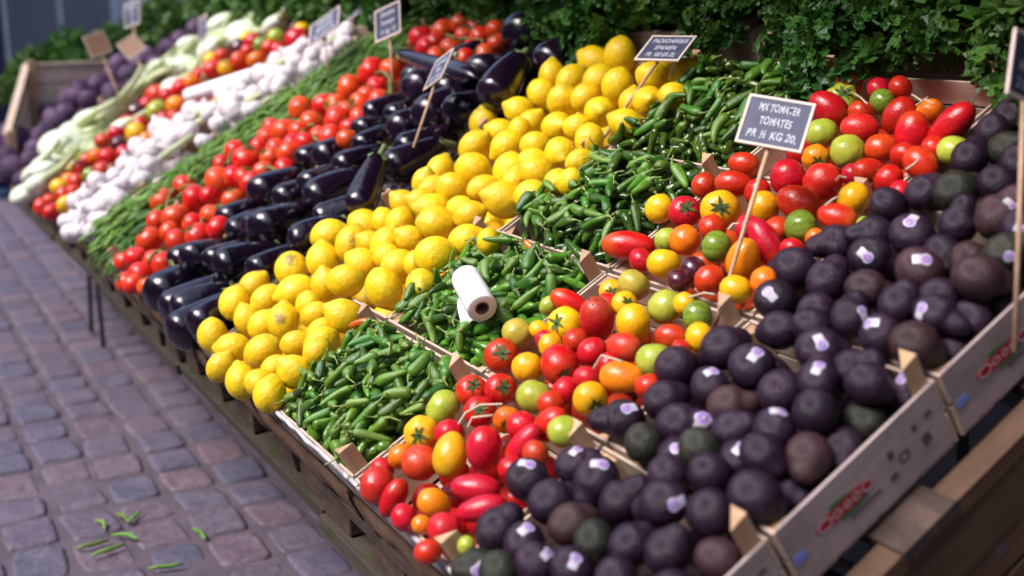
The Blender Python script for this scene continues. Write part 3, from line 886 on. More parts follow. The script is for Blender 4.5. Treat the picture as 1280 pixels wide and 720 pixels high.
# colour shape x y r [axis: picture angle in degrees of the long/stem axis, or c dx dy for a calyx facing the viewer]
TOMS = """P tom 471 607 24|R long 492 622 15 -62|R tom 505 647 18|O plum 543 629 18 200 |O tom 527 656 13|P tom 556 661 23|P tom 525 578 24|Y tom 527 542 23 c -.2 .1|O tom 500 572 17|G tom 556 509 24|Y plum 562 569 22 -75|R plum 605 560 23 -85|R long 595 610 18 5|R long 602 636 17 -14|R tom 562 543 20|O tom 634 525 18 c -.1 .5|R tom 600 515 21 c 0 -.2|R tom 626 487 21 c .2 -.2|R tom 588 490 21 c .1 -.4|G tom 671 496 24|Y tom 738 499 23 c .4 .5|G tom 705 539 22|R plum 687 530 19 -40|R long 655 557 17 -50|R tom 652 532 19|P tom 668 568 18|G tom 583 682 13|R tom 535 690 18|R tom 640 585 18|P tom 480 585 16|
O tom 647 417 20 olive|R tom 627 445 23 c 0 -.2|Y tom 660 460 21|R plum 700 455 25 c .15 .45|Y tom 704 407 23 c -.6 -.1|Y tom 674 412 13|R tom 683 424 13|P plum 747 399 22 -80|R long 712 378 14 25|G tom 687 382 14|Y tom 765 366 17 c 0 0|Y tom 778 381 17 c .3 -.2|Y tom 794 403 25|G tom 792 356 21 olive|G tom 830 385 23|Z tom 872 396 21|Y tom 855 380 15|R plum 840 422 17 10|Y tom 871 424 20|R tom 740 440 20|P plum 780 435 19 8|G tom 820 450 24|O plum 777 471 20 5|P tom 735 472 18|R tom 705 490 19|R tom 812 482 18|Y tom 688 432 16|R tom 760 455 17|R tom 720 425 17|R tom 850 440 16|R tom 690 505 18|R tom 760 380 16|
R long 785 307 18 3|R tom 802 326 17|Y tom 830 330 22|O tom 856 300 20|G tom 834 300 16|Z tom 896 309 21|Y tom 824 261 19|R tom 856 265 21 c .1 -.3|Y tom 900 262 25 c .05 -.1|R plum 917 230 17 5|R plum 930 206 16 15|Y tom 955 259 21|R tom 887 350 20|K tom 866 340 20|K tom 850 350 16|O plum 930 325 22 -70|R long 958 305 18 62|Y tom 920 362 21|O tom 957 350 18|Z tom 1001 284 22|R tom 982 225 24|P tom 1032 227 26|R plum 1000 255 23 25|R plum 1047 272 18 20|O tom 1019 297 13|O tom 1020 198 18 c .2 .3|Y tom 1067 249 22|R tom 952 238 18|R tom 972 287 18|R tom 890 285 18|R tom 935 285 17|R tom 880 232 17|R tom 990 312 16|
G tom 1027 167 21|G tom 1060 190 23|R plum 1037 137 21 40|G rib 1052 125 22 c .1 -.6|G tom 1102 128 18 dark|P plum 1075 160 19 10|R tom 1102 185 20|R plum 1085 215 16 8|R plum 1125 145 20 -65|R plum 1140 168 21 -70|R long 1187 158 20 -45|O tom 1162 140 18|R plum 1152 205 20 40|G tom 1190 190 21|R tom 1110 225 19|R tom 1060 105 18|R tom 1100 112 16|R tom 1122 112 16|R tom 1080 140 17|G tom 1082 283 13|R tom 1130 195 18|R tom 1170 185 17|R tom 1125 240 17|R tom 1000 190 17|R tom 1065 220 17"""
# tone x y r  picture angle of the stem end (None: seen end on)  sticker offset
AVOS = """p 662 600 29 30 s -.1 -.75|p 720 581 25 -20 s 0 -.75|p 745 601 30 120 s .15 -.7|p 690 627 30 -20|p 780 624 29 -35|p 830 627 31 160 s .55 0|b 715 655 29 -25|p 624 662 31 -50|p 655 681 28 100 s .1 -.7|g 742 679 26 90|p 790 680 28 -40|p 835 690 30 -58|p 670 706 26 40 s .5 -.5|p 717 712 26 60 s .1 -.4|p 770 727 25 90|g 597 711 20 180 s 0 0|g 625 716 20 90|p 888 645 32 100|b 899 697 30 30|p 953 619 34 40|b 1002 574 31 90|p 1023 640 30 30|p 1066 588 28 120 s -.1 -.75|g 1082 533 25 30|p 1026 517 31 90|p 969 539 28 80 s .2 -.85|p 777 525 28 180 s .35 -.55|p 832 499 27 -20|p 845 459 28 -8|p 905 435 30 -25|p 889 485 26 60 s .05 -.8|p 942 460 31 40 s .1 -.6|p 850 532 30 -10 s .75 -.1|b 912 508 27 -10|p 977 490 30 -20|p 917 539 28 -30|p 850 574 30 90 s 0 -.6|g 875 562 23 60|p 920 576 28 30 s 0 -.65|p 1027 437 30 10 s 0 -.35|p 975 413 26 170|p 1017 408 24 30|g 807 555 20 70|p 1027 478 20 -90 s 0 -.6|p 1062 463 32 -20|p 1020 391 23 120|p 1060 397 24 -60 s .6 -.2|p 970 375 27 20 s -.3 -.3|p 990 335 29 165|p 1045 304 26 170|p 1035 350 28 -60|p 1090 322 28 20 s -.3 -.1|b 1085 362 27 15|p 1090 292 18 175|p 1142 295 32 30 s -.1 -.7|b 1155 340 35 60 s .1 -.5|p 1130 380 24 -80|p 1100 420 26 100 s -.4 -.6|b 1150 430 32 30|p 1172 405 29 10 s -.7 -.2|p 1212 197 23 -60|g 1192 240 29 -20|p 1155 240 24 -40|p 1202 280 25 -85|b 1247 270 30 -50 s .5 -.5|g 1257 187 25 -15|p 1265 147 25 20|p 1247 230 22 30|p 1274 205 23 60|p 1242 165 22 90|b 1225 362 34 -25|g 1255 322 24 -40 s .3 .2|b 1215 327 20 90|p 1237 415 25 90|p 1278 345 24 30|p 1277 287 22 40 s 0 0|p 1131 495 27 -70 s 0 -.8|p 1115 547 26 60|p 1190 440 26 20|p 1235 440 26 70|p 1200 470 26 60|p 1085 480 24 30|p 960 575 24 30|p 1045 555 24 70|p 890 590 25 60|p 940 675 28 50|p 985 620 24 20|p 1060 640 24 20|p 830 600 22 40|p 1175 320 24 50|p 1110 255 20 40|p 1215 400 24 50|p 1180 370 22 20|p 1270 400 24 50|p 845 740 26 40|p 905 745 26 40"""
VTOMS = """220 272 18|244 249 17|205 251 16|187 300 16|197 277 14|222 302 15|249 296 17|177 344 16|170 322 14|157 327 13|205 332 15|159 352 13|274 227 18|292 250 14|316 231 16|306 222 13|310 199 18|295 190 14|339 197 14|357 212 14|362 190 15|292 222 14|275 287 15|265 270 14|277 207 13|230 234 14|167 355 13|185 358 13|377 137 16|405 132 15|390 155 16|356 165 17|420 152 16|420 132 14|412 174 15|450 130 14|452 147 13|437 110 16|465 90 18|471 109 13|474 126 14|490 87 14|437 175 13|367 182 14|335 175 15|347 187 14|437 160 13|435 140 14|527 46 15|555 40 16|535 60 15|565 62 15|590 65 15|606 69 14|595 35 13|602 47 14|621 55 13|582 45 13|570 81 13|582 82 13|240 280 13|330 215 13|385 180 14|325 185 13|262 245 12|400 170 13|460 120 13|545 55 13|375 165 13|340 160 12|212 290 12|190 325 12|506 75 13|575 30 13|620 38 13|545 75 13"""
# far crate of small mixed tomatoes
FTOMS = """R 54 259 11|R 65 265 11|Y 82 256 11|R 80 244 10|Y 75 234 11|O 86 225 9|R 102 210 11|Z 114 219 10|R 95 227 10|O 121 196 10|R 136 197 12|R 131 176 11|K 149 180 10|R 145 167 10|Y 170 167 13|R 160 155 11|K 172 141 12|G 196 139 13|R 197 122 15|O 221 132 12|R 184 131 10|R 205 149 9|R 217 147 9|R 127 212 10|R 155 192 10|O 184 175 10|O 240 102 10|R 225 110 11|P 266 87 13|Y 265 77 11|Y 285 85 11|R 299 77 12|O 320 75 11|K 296 61 11|R 315 52 10|Z 327 57 10|Y 309 49 10|R 337 60 10|R 370 50 14|Y 377 39 10|R 280 70 10|R 110 200 9|R 92 240 9|R 250 95 10|R 350 62 10|R 175 155 9|R 62 252 9|R 238 118 10|R 210 120 10|R 118 230 9|R 310 65 9|G 345 48 11|G 88 215 9|G 100 197 10"""
GARLIC = """90 292 12|115 291 11|102 274 14|86 278 11|125 257 14|107 245 11|97 252 11|147 250 14|122 230 13 s|140 241 12|160 226 13|177 225 12|172 212 13|187 207 12|175 187 14|190 188 12|210 166 14|222 171 12 s|200 161 13|240 142 14|253 141 12|272 157 10|255 177 10|285 135 12|293 127 12|312 140 10|287 125 12|292 140 13 s|280 120 12|317 137 11|330 95 14 s|350 80 14|370 80 13|350 107 12|360 93 12|390 72 12|362 70 11|430 57 12|435 40 11|275 156 11|215 180 12|185 190 12|160 205 12|133 245 11|110 262 12|130 275 12|150 233 11|230 155 13|265 140 12|300 115 12|335 112 12|318 120 12|385 88 11|400 62 11 s|380 60 11|412 70 11|420 45 11|345 95 12|203 178 12|235 165 11|120 278 11|100 290 10|145 222 11|372 65 11"""
ARTI = """32 152 15|21 175 19|16 212 19|45 187 14|70 155 16|35 133 14|57 131 15|87 127 15|60 118 13|67 148 14|95 122 14|100 112 14|125 105 14|140 115 13|160 95 14|175 82 14|185 72 14|211 60 13|270 12 13|8 195 14|38 200 13|28 225 12|52 170 13|82 142 13|110 125 13|118 95 12|150 80 13|165 110 11|195 80 12|140 95 13|225 50 12|245 35 12|60 140 12|10 165 13|78 112 12|255 25 11"""

# spheres: solved together so that nothing overlaps: each keeps its line of sight, its distance gives way
S_pos, S_rad, S_ray, S_fix, S_body = [], [], [], [], []
bodies = []            # one record per thing
def add_body(rec, pts, rads, anchored=True):
    k = len(S_pos)
    for p, r in zip(pts, rads):
        q = uvn(p)
        S_pos.append((q.x, q.y, q.z)); S_rad.append(r)
        d = (p - CAM).normalized()
        S_ray.append((d.dot(DU), d.dot(DV), d.dot(DN)))
        S_fix.append(1.0 if anchored else 0.0)
        S_body.append(len(bodies))
    rec['sl'] = (k, k + len(pts))
    bodies.append(rec)
def rec_xy(x, y, rpx, n):
    p = hit(x, y, n)
    return p, rpx * depth(p) / F_PX

for s in LEMONS.split('|'):
    x, y, r = [float(t) for t in s.split()]
    p, R = rec_xy(x, y, r, -0.018)
    add_body({'k': 'lemon', 'px': (x, y)}, [p], [R])
CMAP = {'R': 'tom_red', 'P': 'tom_pink', 'Y': 'tom_yellow', 'O': 'tom_orange', 'G': 'tom_green', 'Z': 'tom_zebra', 'K': 'tom_dark'}
CWORD = {'R': 'red', 'P': 'pinkish red', 'Y': 'yellow', 'O': 'orange', 'G': 'green', 'Z': 'striped green', 'K': 'dark purple'}
ELONG = {'tom': 1.0, 'rib': 1.0, 'plum': 1.35, 'long': 1.92}
for s in TOMS.replace('\n', '').split('|'):
    t = s.split()
    x, y, r = float(t[2]), float(t[3]), float(t[4])
    p, R = rec_xy(x, y, r, -0.016)
    rec = {'k': 'tom', 'c': t[0], 's': t[1], 'px': (x, y), 'r': R, 'opt': t[5:]}
    e = ELONG[t[1]]
    if e > 1 and len(t) > 5 and t[5] != 'c':
        a = math.radians(float(t[5]))
        ax = view_axis(p, math.cos(a), math.sin(a), 0.25)
    elif e > 1:
        ax = view_axis(p, float(t[6]), float(t[7]), 0.9)
    if e > 1:
        h = R * (e - 1)
        pts = [p - ax * h, p, p + ax * h] if e > 1.5 else [p - ax * h, p + ax * h]
        add_body(rec, pts, [R * 0.97] * len(pts))
    else:
        add_body(rec, [p], [R])
for s in AVOS.split('|'):
    t = s.split()
    x, y, r = float(t[1]), float(t[2]), float(t[3])
    n_ = -0.018
    p, R = rec_xy(x, y, r, n_)
    while p.y < U_EDGE[0] + R + 0.012 and n_ > -0.10:      # the heap drops towards the open end board
        n_ -= 0.008
        p, R = rec_xy(x, y, r, n_)
    a = math.radians(float(t[4]))
    var = (int(x) * 7 + int(y)) % 5
    out = [-0.25, 0.1, -0.1, -0.4, 0.25][(int(x) + int(y)) % 5]
    ax = view_axis(p, math.cos(a), math.sin(a), out)
    R = min(0.0335, max(0.0285, R)) * 0.95
    k = [1.36, 1.44, 1.55, 1.30, 1.64][var]
    add_body({'k': 'avo', 'tone': t[0], 'var': var, 'r': R, 'ax': ax, 'st': (float(t[6]), float(t[7])) if len(t) > 5 else None, 'px': (x, y)},
             [p, p + ax * R * (k - 0.66)], [R, R * 0.62])
for s in VTOMS.split('|'):
    x, y, r = [float(t) for t in s.split()]
    p, R = rec_xy(x, y, r * 1.1, -0.004)
    add_body({'k': 'vtom', 'px': (x, y)}, [p], [R])
for s in FTOMS.split('|'):
    t = s.split()
    x, y, r = float(t[1]), float(t[2]), float(t[3])
    p, R = rec_xy(x, y, r * 1.12, -0.01)
    add_body({'k': 'ftom', 'c': t[0], 'px': (x, y)}, [p], [R])
for s in GARLIC.split('|'):
    t = s.split()
    p, R = rec_xy(float(t[0]), float(t[1]), float(t[2]) * 1.22, -0.004)
    add_body({'k': 'garlic', 'st': len(t) > 3 or random.random() < 0.22}, [p], [R])
for s in ARTI.split('|'):
    t = s.split()
    p, R = rec_xy(float(t[0]), float(t[1]), float(t[2]), 0.0)
    add_body({'k': 'arti'}, [p], [R])
# eggplants: blossom end point, radius, length, turn away from straight up the slope, lift of the stem end
EGGS = """207 365 21 0|225 381 19 0|238 386 18 .1|236 408 21 0|255 404 18 .1|231 328 16 0|245 331 16 0|266 326 15 .1|292 333 19 0|326 336 16 .1|288 275 16 0|303 288 16 0|319 286 15 0|335 291 20 0|382 300 17 .2|330 243 18 0|385 236 16 0|401 246 18 .15|385 200 14 0|411 198 17 0|455 165 14 0|455 181 13 0|504 162 16 0|476 144 14 0|497 143 15 0|517 187 18 .1|522 122 18 0|520 100 15 0|540 146 21 0|600 95 20 0|652 52 22 0|693 78 20 .1|580 82 17 .1|560 112 18 .1|575 142 20 0|500 205 18 .3|436 208 16 .1|640 100 20 .1|415 272 17 .2|360 255 15 .1"""
for s in EGGS.split('|'):
    t = [float(q) for q in s.split()]
    p, R = rec_xy(t[0], t[1], t[2], -0.012)
    R *= 1.32
    L = R * 2.75
    tw = t[3] + random.uniform(-.12, .12)
    ax = (DV * math.cos(tw) + DU * (0.38 - math.sin(tw)) + DN * random.uniform(-0.32, -0.12)).normalized()
    add_body({'k': 'egg', 'r': R, 'L': L}, [p, p + ax * L * 0.33, p + ax * L * 0.62, p + ax * L * 0.85], [R, R * 0.86, R * 0.66, R * 0.5])
def special_egg(a, na, b, nb_, rpx, lab):
    p, q = hit(*a, na), hit(*b, nb_)
    R = rpx * depth(p) / F_PX
    ax = (q - p); L = ax.length * 1.0; ax.normalize()
    add_body({'k': 'egg', 'r': R, 'L': L, 'keep': lab}, [p, p + ax * L * 0.33, p + ax * L * 0.62, p + ax * L * 0.85], [R, R * 0.86, R * 0.66, R * 0.5])
special_egg((452, 253), 0.012, (474, 196), 0.055, 21, 'slim eggplant standing on end beside the lemons, green cap up')
special_egg((622, 118), 0.02, (650, 72), 0.05, 27, 'very large plump eggplant leaning against the highest eggplant crate')
special_egg((590, 96), 0.03, (500, 68), 0.045, 17, 'eggplant turned crosswise with its green cap towards the vine tomatoes')
# fruit below the ones in view, so that the gaps look into fruit
FILL = {0: ('avo', 0.031), 1: ('tom', 0.030), 3: ('lemon', 0.033), 5: ('vtom', 0.031), 7: ('garlic', 0.028), 8: ('ftom', 0.03), 10: ('arti', 0.036)}
for j, (kd, R) in FILL.items():
    for i in range(4):
        u = U_EDGE[j] + R + 0.008
        odd = 0
        while u < U_EDGE[j + 1] - R - 0.006:
            v = V_EDGE[i] + R + 0.010 + (R if odd else 0)
            while v < V_EDGE[i + 1] - R - 0.008:
                p = P(u + random.uniform(-.004, .004), v + random.uniform(-.004, .004), -0.068 + random.uniform(-.008, .008))
                rr = R * random.uniform(0.9, 1.0)
                rec = {'k': kd, 'fill': True, 'r': rr, 'c': random.choice('RRRPYRO'), 's': 'tom', 'opt': [], 'tone': random.choice('ppb'), 'var': 3, 'ax': DV, 'st': None if kd != 'garlic' else False, 'px': (0, 0)}
                add_body(rec, [p], [rr], False)
                v += R * 2.03
            u += R * 1.8
            odd ^= 1
for i in range(4):
    u = U_EDGE[4] + 0.045
    while u < U_EDGE[5] - 0.03:
        Rr = random.uniform(0.030, 0.035)
        p = P(u, V_EDGE[i] + 0.05, -0.085)
        ax = (DV + DU * random.uniform(-.15, .15)).normalized()
        L = 0.19
        add_body({'k': 'egg', 'r': Rr, 'L': L, 'keep': 'dark eggplant buried under others in the %s eggplant crate' % ROWNAME[i]}, [p, p + ax * L * 0.33, p + ax * L * 0.62, p + ax * L * 0.85], [Rr, Rr * 0.86, Rr * 0.66, Rr * 0.5], False)
        u += 0.072
pos = np.array(S_pos); rad = np.array(S_rad); dirs = np.array(S_ray); fix = np.array(S_fix); bid = np.array(S_body)
tgt = pos.copy()
pairs = []
for rec in bodies:
    a, b_ = rec['sl']
    for i in range(a, b_):
        for q in range(i + 1, b_):
            pairs.append((i, q, float(np.linalg.norm(pos[i] - pos[q]))))
pi_ = np.array([p[0] for p in pairs]); pj_ = np.array([p[1] for p in pairs]); pd_ = np.array([p[2] for p in pairs])
order = np.argsort(pos[:, 0])
N = len(pos)
floor_n = BOT + 0.002 + rad
is_avo = np.array([bodies[q]['k'] == 'avo' for q in bid])
ITER = 130
for it in range(ITER):
    if it % 10 == 0:
        d = pos[:, None, :] - pos[None, :, :]
        dist = np.sqrt((d ** 2).sum(-1)) + np.eye(N) * 9
        near_ = dist < (rad[:, None] + rad[None, :]) * 1.0 + 0.02
        near_ &= bid[:, None] != bid[None, :]
        I, J = np.where(np.triu(near_))
    d = pos[I] - pos[J]
    L = np.sqrt((d ** 2).sum(-1)) + 1e-9
    ov = (rad[I] + rad[J]) * 0.985 - L
    m_ = ov > 0
    push = d[m_] / L[m_][:, None] * (ov[m_] * 0.5 * 0.8)[:, None]
    wI = 0.6 + 0.8 * (1 - fix[I[m_]]); wJ = 0.6 + 0.8 * (1 - fix[J[m_]])
    tot = wI + wJ
    mv = np.zeros_like(pos)
    np.add.at(mv, I[m_], push * (2 * wI / tot)[:, None])
    np.add.at(mv, J[m_], -push * (2 * wJ / tot)[:, None])
    ln = np.sqrt((mv ** 2).sum(-1))
    mv *= np.minimum(1, 0.012 / (ln + 1e-9))[:, None]
    pos += mv
    if it < ITER - 25:
        off = tgt - pos
        along = (off * dirs).sum(-1)[:, None] * dirs
        k = fix[:, None]
        pos += k * ((off - along) * 0.16 + along * 0.015)
        pos[:, 2] -= (1 - fix) * 0.0006
    pos[is_avo, 0] = np.maximum(pos[is_avo, 0], U_EDGE[0] + rad[is_avo] + 0.012)
    pos[:, 2] = np.maximum(pos[:, 2], floor_n)
    pos[:, 2] = np.minimum(pos[:, 2], np.maximum(tgt[:, 2] + 0.045, -0.03))
    for _ in range(2):
        dd = pos[pi_] - pos[pj_]
        LL = np.sqrt((dd ** 2).sum(-1)) + 1e-9
        cc = dd * ((LL - pd_) / LL * 0.5)[:, None]
        np.add.at(pos, pi_, -cc * 0.9); np.add.at(pos, pj_, cc * 0.9)

def W(i):
    return P(*pos[i])
def place(name, mesh, p, q, s, **k):
    m = Matrix.Translation(p) @ q.to_matrix().to_4x4() @ Matrix.Diagonal((s, s, s, 1))
    return obj(name, mesh, None, m, **k)
def rnd_axis(p, out=-0.4):
    """stem end mostly turned away from the viewer and down"""
    a = random.uniform(0, 2 * math.pi)
    return view_axis(p, math.cos(a), math.sin(a), random.uniform(out - 0.5, out + 0.45))

def sticker_mesh(Rf, d0, e1):
    """printed oval and square tag following the skin"""
    e1 = (e1 - d0 * e1.dot(d0)).normalized()
    e2 = d0.cross(e1)
    nx, ny = 14, 8
    L, H = 0.42, 0.25
    vs, fs, uvs = [], [], []
    for lay in (1.012, 1.004):
        for i in range(nx + 1):
            for j in range(ny + 1):
                a, b = i / nx, j / ny * 2 - 1
                w = 1.0
                if a > 0.42:
                    tt = (a - 0.70) / 0.30
                    w = 1.12 * math.sqrt(max(0.0, 1 - tt * tt)) if a > 0.5 else 0.86
                else:
                    w = 0.86
                dr = (d0 + e1 * ((a - 0.5) * 2 * L) + e2 * (b * H * w)).normalized()
                th = math.acos(max(-1, min(1, dr.z))); ph = math.atan2(dr.y, dr.x)
                vs.append(tuple(dr * (Rf(th, ph) * lay)))
                uvs.append((a, 0.5 + b * w * 0.5))
    m = MB()
    K = (nx + 1) * (ny + 1)
    for i in range(nx):
        for j in range(ny):
            p = i * (ny + 1) + j
            fs.append((p, p + ny + 1, p + ny + 2, p + 1))
    m.add(vs[:K], fs)
    me = m.mesh('sticker', M['sticker'], smooth=True)
    ul = me.uv_layers.new(name='UVMap')
    for lp in me.loops:
        ul.data[lp.index].uv = uvs[lp.vertex_index]
    return me

SCAR = {(357, 400): (-.15, -.25), (365, 337): (-.1, -.5), (439, 307): (.2, -.3)}
SCARLAB = {(357, 400): 'yellow lemon with a large grey brown scar in the lowest lemon crate', (365, 337): 'yellow lemon with a grey scar on top lying beside the eggplants', (439, 307): 'yellow lemon with a small star shaped scratch mark'}
TIPDIR = {(607, 150): (0, -1, .1), (527, 356): (.0, .25, .95), (542, 320): None, (750, 140): (.1, -.05, 1), (699, 191): (.2, .4, .9), (810, 127): (.1, -.15, 1), (266, 419): (.1, 1, .1), (582, 301): (1, -.45, .3), (630, 250): (-1, -.3, .2), (291, 435): None, (696, 159): (.3, -.1, .9)}
heaps = {}
for rec in bodies:
    a, b_ = rec['sl']
    p = W(a)
    R = rad[a]
    kd = rec['k']
    fl = rec.get('fill')
    vmid = pos[a:b_, 1].mean()
    row = ROWNAME[row_of(vmid)]
    seed = random.randrange(1000)
    if kd == 'lemon':
        px = (int(rec['px'][0]), int(rec['px'][1]))
        sc = px in SCAR
        if sc:
            dx, dy = SCAR[px]
            face = view_axis(p, dx, dy, 0.8)
            z = rnd_axis(p, 0).cross(face).normalized()
            q = Matrix((face, z.cross(face), z)).transposed().to_quaternion()
        else:
            t = TIPDIR.get(px)
            if t:
                ax = -view_axis(p, t[0], t[1], t[2])
            else:
                aa = random.uniform(0, 2 * math.pi)
                ax = view_axis(p, math.cos(aa), math.sin(aa), random.uniform(-.5, .5))
            q = axis_quat(ax, random.uniform(0, 6.28))
        lab = SCARLAB[px] if sc else ('buried yellow lemon, %s' if fl else 'plain yellow lemon on top, %s') % zone(pos[a, 0], vmid, 3)
        place('lemon', shape('lemon', seed % 5, 'lemon_scar' if sc else 'lemon'), p, q, R * 0.975, label=lab, cat='lemon', group='lemons')
    elif kd in ('tom', 'ftom', 'vtom'):
        opt = rec.get('opt', [])
        sh = rec.get('s', 'tom')
        c = rec.get('c', 'R')
        mat = 'tom_vine' if kd == 'vtom' else CMAP[c]
        word = 'red' if kd == 'vtom' else CWORD[c]
        if 'olive' in opt:
            mat, word = 'tom_olive', 'yellowish green'
        if 'dark' in opt:
            word = 'dark green'; mat = 'tom_zebra'
        show = False
        if sh in ('plum', 'long') and b_ - a > 1:
            ax = (W(b_ - 1) - W(a)).normalized()
            p = (W(a) + W(b_ - 1)) / 2
            R = rec['r']
            if 'c' in opt:
                show = True
            elif random.random() < 0.5:
                ax = -ax
        elif 'c' in opt:
            ci = opt.index('c')
            ax = view_axis(p, float(opt[ci + 1]), float(opt[ci + 2]), 0.9)
            show = True
        else:
            ax = rnd_axis(p) if kd != 'vtom' else (rnd_axis(p, 0.25) + Vector((0, 0, 0.5))).normalized()
        q = axis_quat(ax, random.uniform(0, 6.28))
        shp = {'tom': 'round', 'rib': 'ribbed', 'plum': 'oval', 'long': 'long plum'}[sh]
        if fl:
            mm = Matrix.Translation(p) @ q.to_matrix().to_4x4() @ Matrix.Diagonal((R, R, R, 1))
            hb_ = heaps.setdefault((kd, row), MB())
            g_ = SHAPES['tom'][seed % 4]
            hb_.add([mm @ Vector(x) for x in g_.v], g_.f)
            continue
        if kd == 'tom':
            lab = '%s %s tomato, mixed %s' % (word, shp, zone(pos[a, 0], vmid, 1))
            if show: lab = '%s %s tomato, green calyx showing, mixed %s' % (word, shp, zone(pos[a, 0], vmid, 1))
            if fl: lab = '%s tomato deep in the heap of the %s mixed tomato crate' % (word, row)
            grp = 'mixed tomatoes'
        elif kd == 'vtom':
            lab = 'ripe red vine tomato on top, %s' % zone(pos[a, 0], vmid, 5)
            grp = 'vine tomatoes'
        else:
            lab = ('%s tomato deep in the far %s crate between garlic and fennel' if fl else 'small %s tomato on top in the far %s crate between garlic and fennel') % (word, row)
            grp = 'small mixed tomatoes'
        o = place('tomato', shape(sh, seed % len(SHAPES[sh]), mat), p, q, R, label=lab, cat='tomato', group=grp)
        if (show or random.random() < (0.75 if kd == 'vtom' else 0.35)) and not fl:
            e = {'tom': 0.0, 'rib': -0.06, 'plum': 0.46, 'long': 0.98}[sh]
            obj('calyx', CALYX[seed % 5], o, Matrix.Translation((0, 0, e - 0.05)))
    elif kd == 'avo':
        R = rec['r']
        var = rec['var']
        ax = (W(b_ - 1) - p).normalized() if b_ - a > 1 else rnd_axis(p)
        q = axis_quat(ax, random.uniform(0, 6.28))
        tone = rec['tone']
        tw = {'p': 'dark purple', 'g': 'dark green', 'b': 'brownish purple'}[tone]
        lab = '%s avocado %s, %s' % (tw, 'buried in the heap' if fl else ('with printed sticker' if rec['st'] else 'without sticker'), zone(pos[a, 0], vmid, 0))
        o = place('avocado', shape('avo', var, {'p': 'avo', 'g': 'avo_g', 'b': 'avo_b'}[tone]), p, q, R, label=lab, cat='avocado', group='avocados')
        if rec['st'] and not fl:
            dx, dy = rec['st']
            w = view_axis(p, dx, dy, math.sqrt(max(0.12, 1 - dx * dx - dy * dy)))
            qi = q.inverted()
            ang = random.uniform(-1.3, 1.3) + (math.pi if random.random() < 0.4 else 0)
            e1 = view_axis(p, math.cos(ang), math.sin(ang), 0)
            obj('sticker', sticker_mesh(R_avo(var), qi @ w, qi @ e1), o)
    elif kd == 'garlic':
        ax = view_axis(p, 0.8, -0.55, random.uniform(-.3, .3)) if rec['st'] else rnd_axis(p, 0)
        q = axis_quat(ax, random.uniform(0, 6.28))
        lab = 'white garlic bulb %s, %s' % ('buried in the heap' if fl else ('with long pale stalk' if rec['st'] else 'with short neck'), zone(pos[a, 0], vmid, 7))
        o = place('garlic_bulb', shape('garlic', seed % 4, 'garlic'), p, q, R * 0.97, label=lab, cat='garlic', group='garlic bulbs')
        if rec['st']:
            L = random.uniform(2.6, 4.2)
            obj('stalk', MB().tube([(0, 0, 1.2), (0.08, 0, 1.2 + L * 0.5), (0.2, 0.06, 1.2 + L)], [0.34, 0.27, 0.24], 10).mesh('stalk', M['gstalk'], smooth=True), o)
    elif kd == 'arti':
        if 'arti' not in mesh_cache:
            lst = []
            for v in range(3):
                b = polar(lambda th, ph: 0.80, 10, 14)
                rr = random.Random(v)
                for k in range(95):
                    z = 1 - 2 * (k + 0.5) / 95
                    th = math.acos(z); ph = k * 2.39996
                    cp = Vector((math.sin(th) * math.cos(ph), math.sin(th) * math.sin(ph), math.cos(th)))
                    upv = (Vector((0, 0, 1)) - cp * cp.z)
                    upv = upv.normalized() if upv.length > 1e-3 else Vector((1, 0, 0))
                    sd_ = cp.cross(upv)
                    w, h = 0.21 * rr.uniform(.85, 1.1), 0.36 * rr.uniform(.85, 1.1)
                    o0 = cp * 0.80
                    b.add([o0 - upv * h * 0.4 - sd_ * w * 0.7, o0 - upv * h * 0.4 + sd_ * w * 0.7, o0 + cp * 0.13 + upv * h * 0.15 + sd_ * w, o0 + cp * 0.15 + upv * h * 0.75, o0 + cp * 0.13 + upv * h * 0.15 - sd_ * w, o0 + cp * 0.19 + upv * h * 0.1],
                          [(0, 1, 5), (1, 2, 5), (2, 3, 5), (3, 4, 5), (4, 0, 5)])
                b.tube([(0, 0, -0.75), (0, 0, -1.25)], 0.2, 8)
                lst.append(b.mesh('artichoke', M['artichoke']))
            mesh_cache['arti'] = lst
        q = axis_quat((rnd_axis(p, 0.5) + Vector((-.3, -.2, 0.3))).normalized(), random.uniform(0, 6.28))
        place('artichoke', mesh_cache['arti'][seed % 3], p, q, R * 1.02, label=('buried purple artichoke, %s' if fl else 'purple artichoke on top, %s') % zone(pos[a, 0], vmid, 10), cat='artichoke', group='artichokes')

for (kd, row), hb_ in heaps.items():
    w = {'tom': 'mixed tomato', 'vtom': 'vine tomato', 'ftom': 'small mixed tomato'}[kd]
    obj('tomato_heap', hb_.mesh('tomato_heap', M['tom_vine' if kd == 'vtom' else 'tom_red'], smooth=True), None, kind='stuff', label='red tomatoes lying deeper in the %s %s crate' % (row, w), cat='tomatoes')
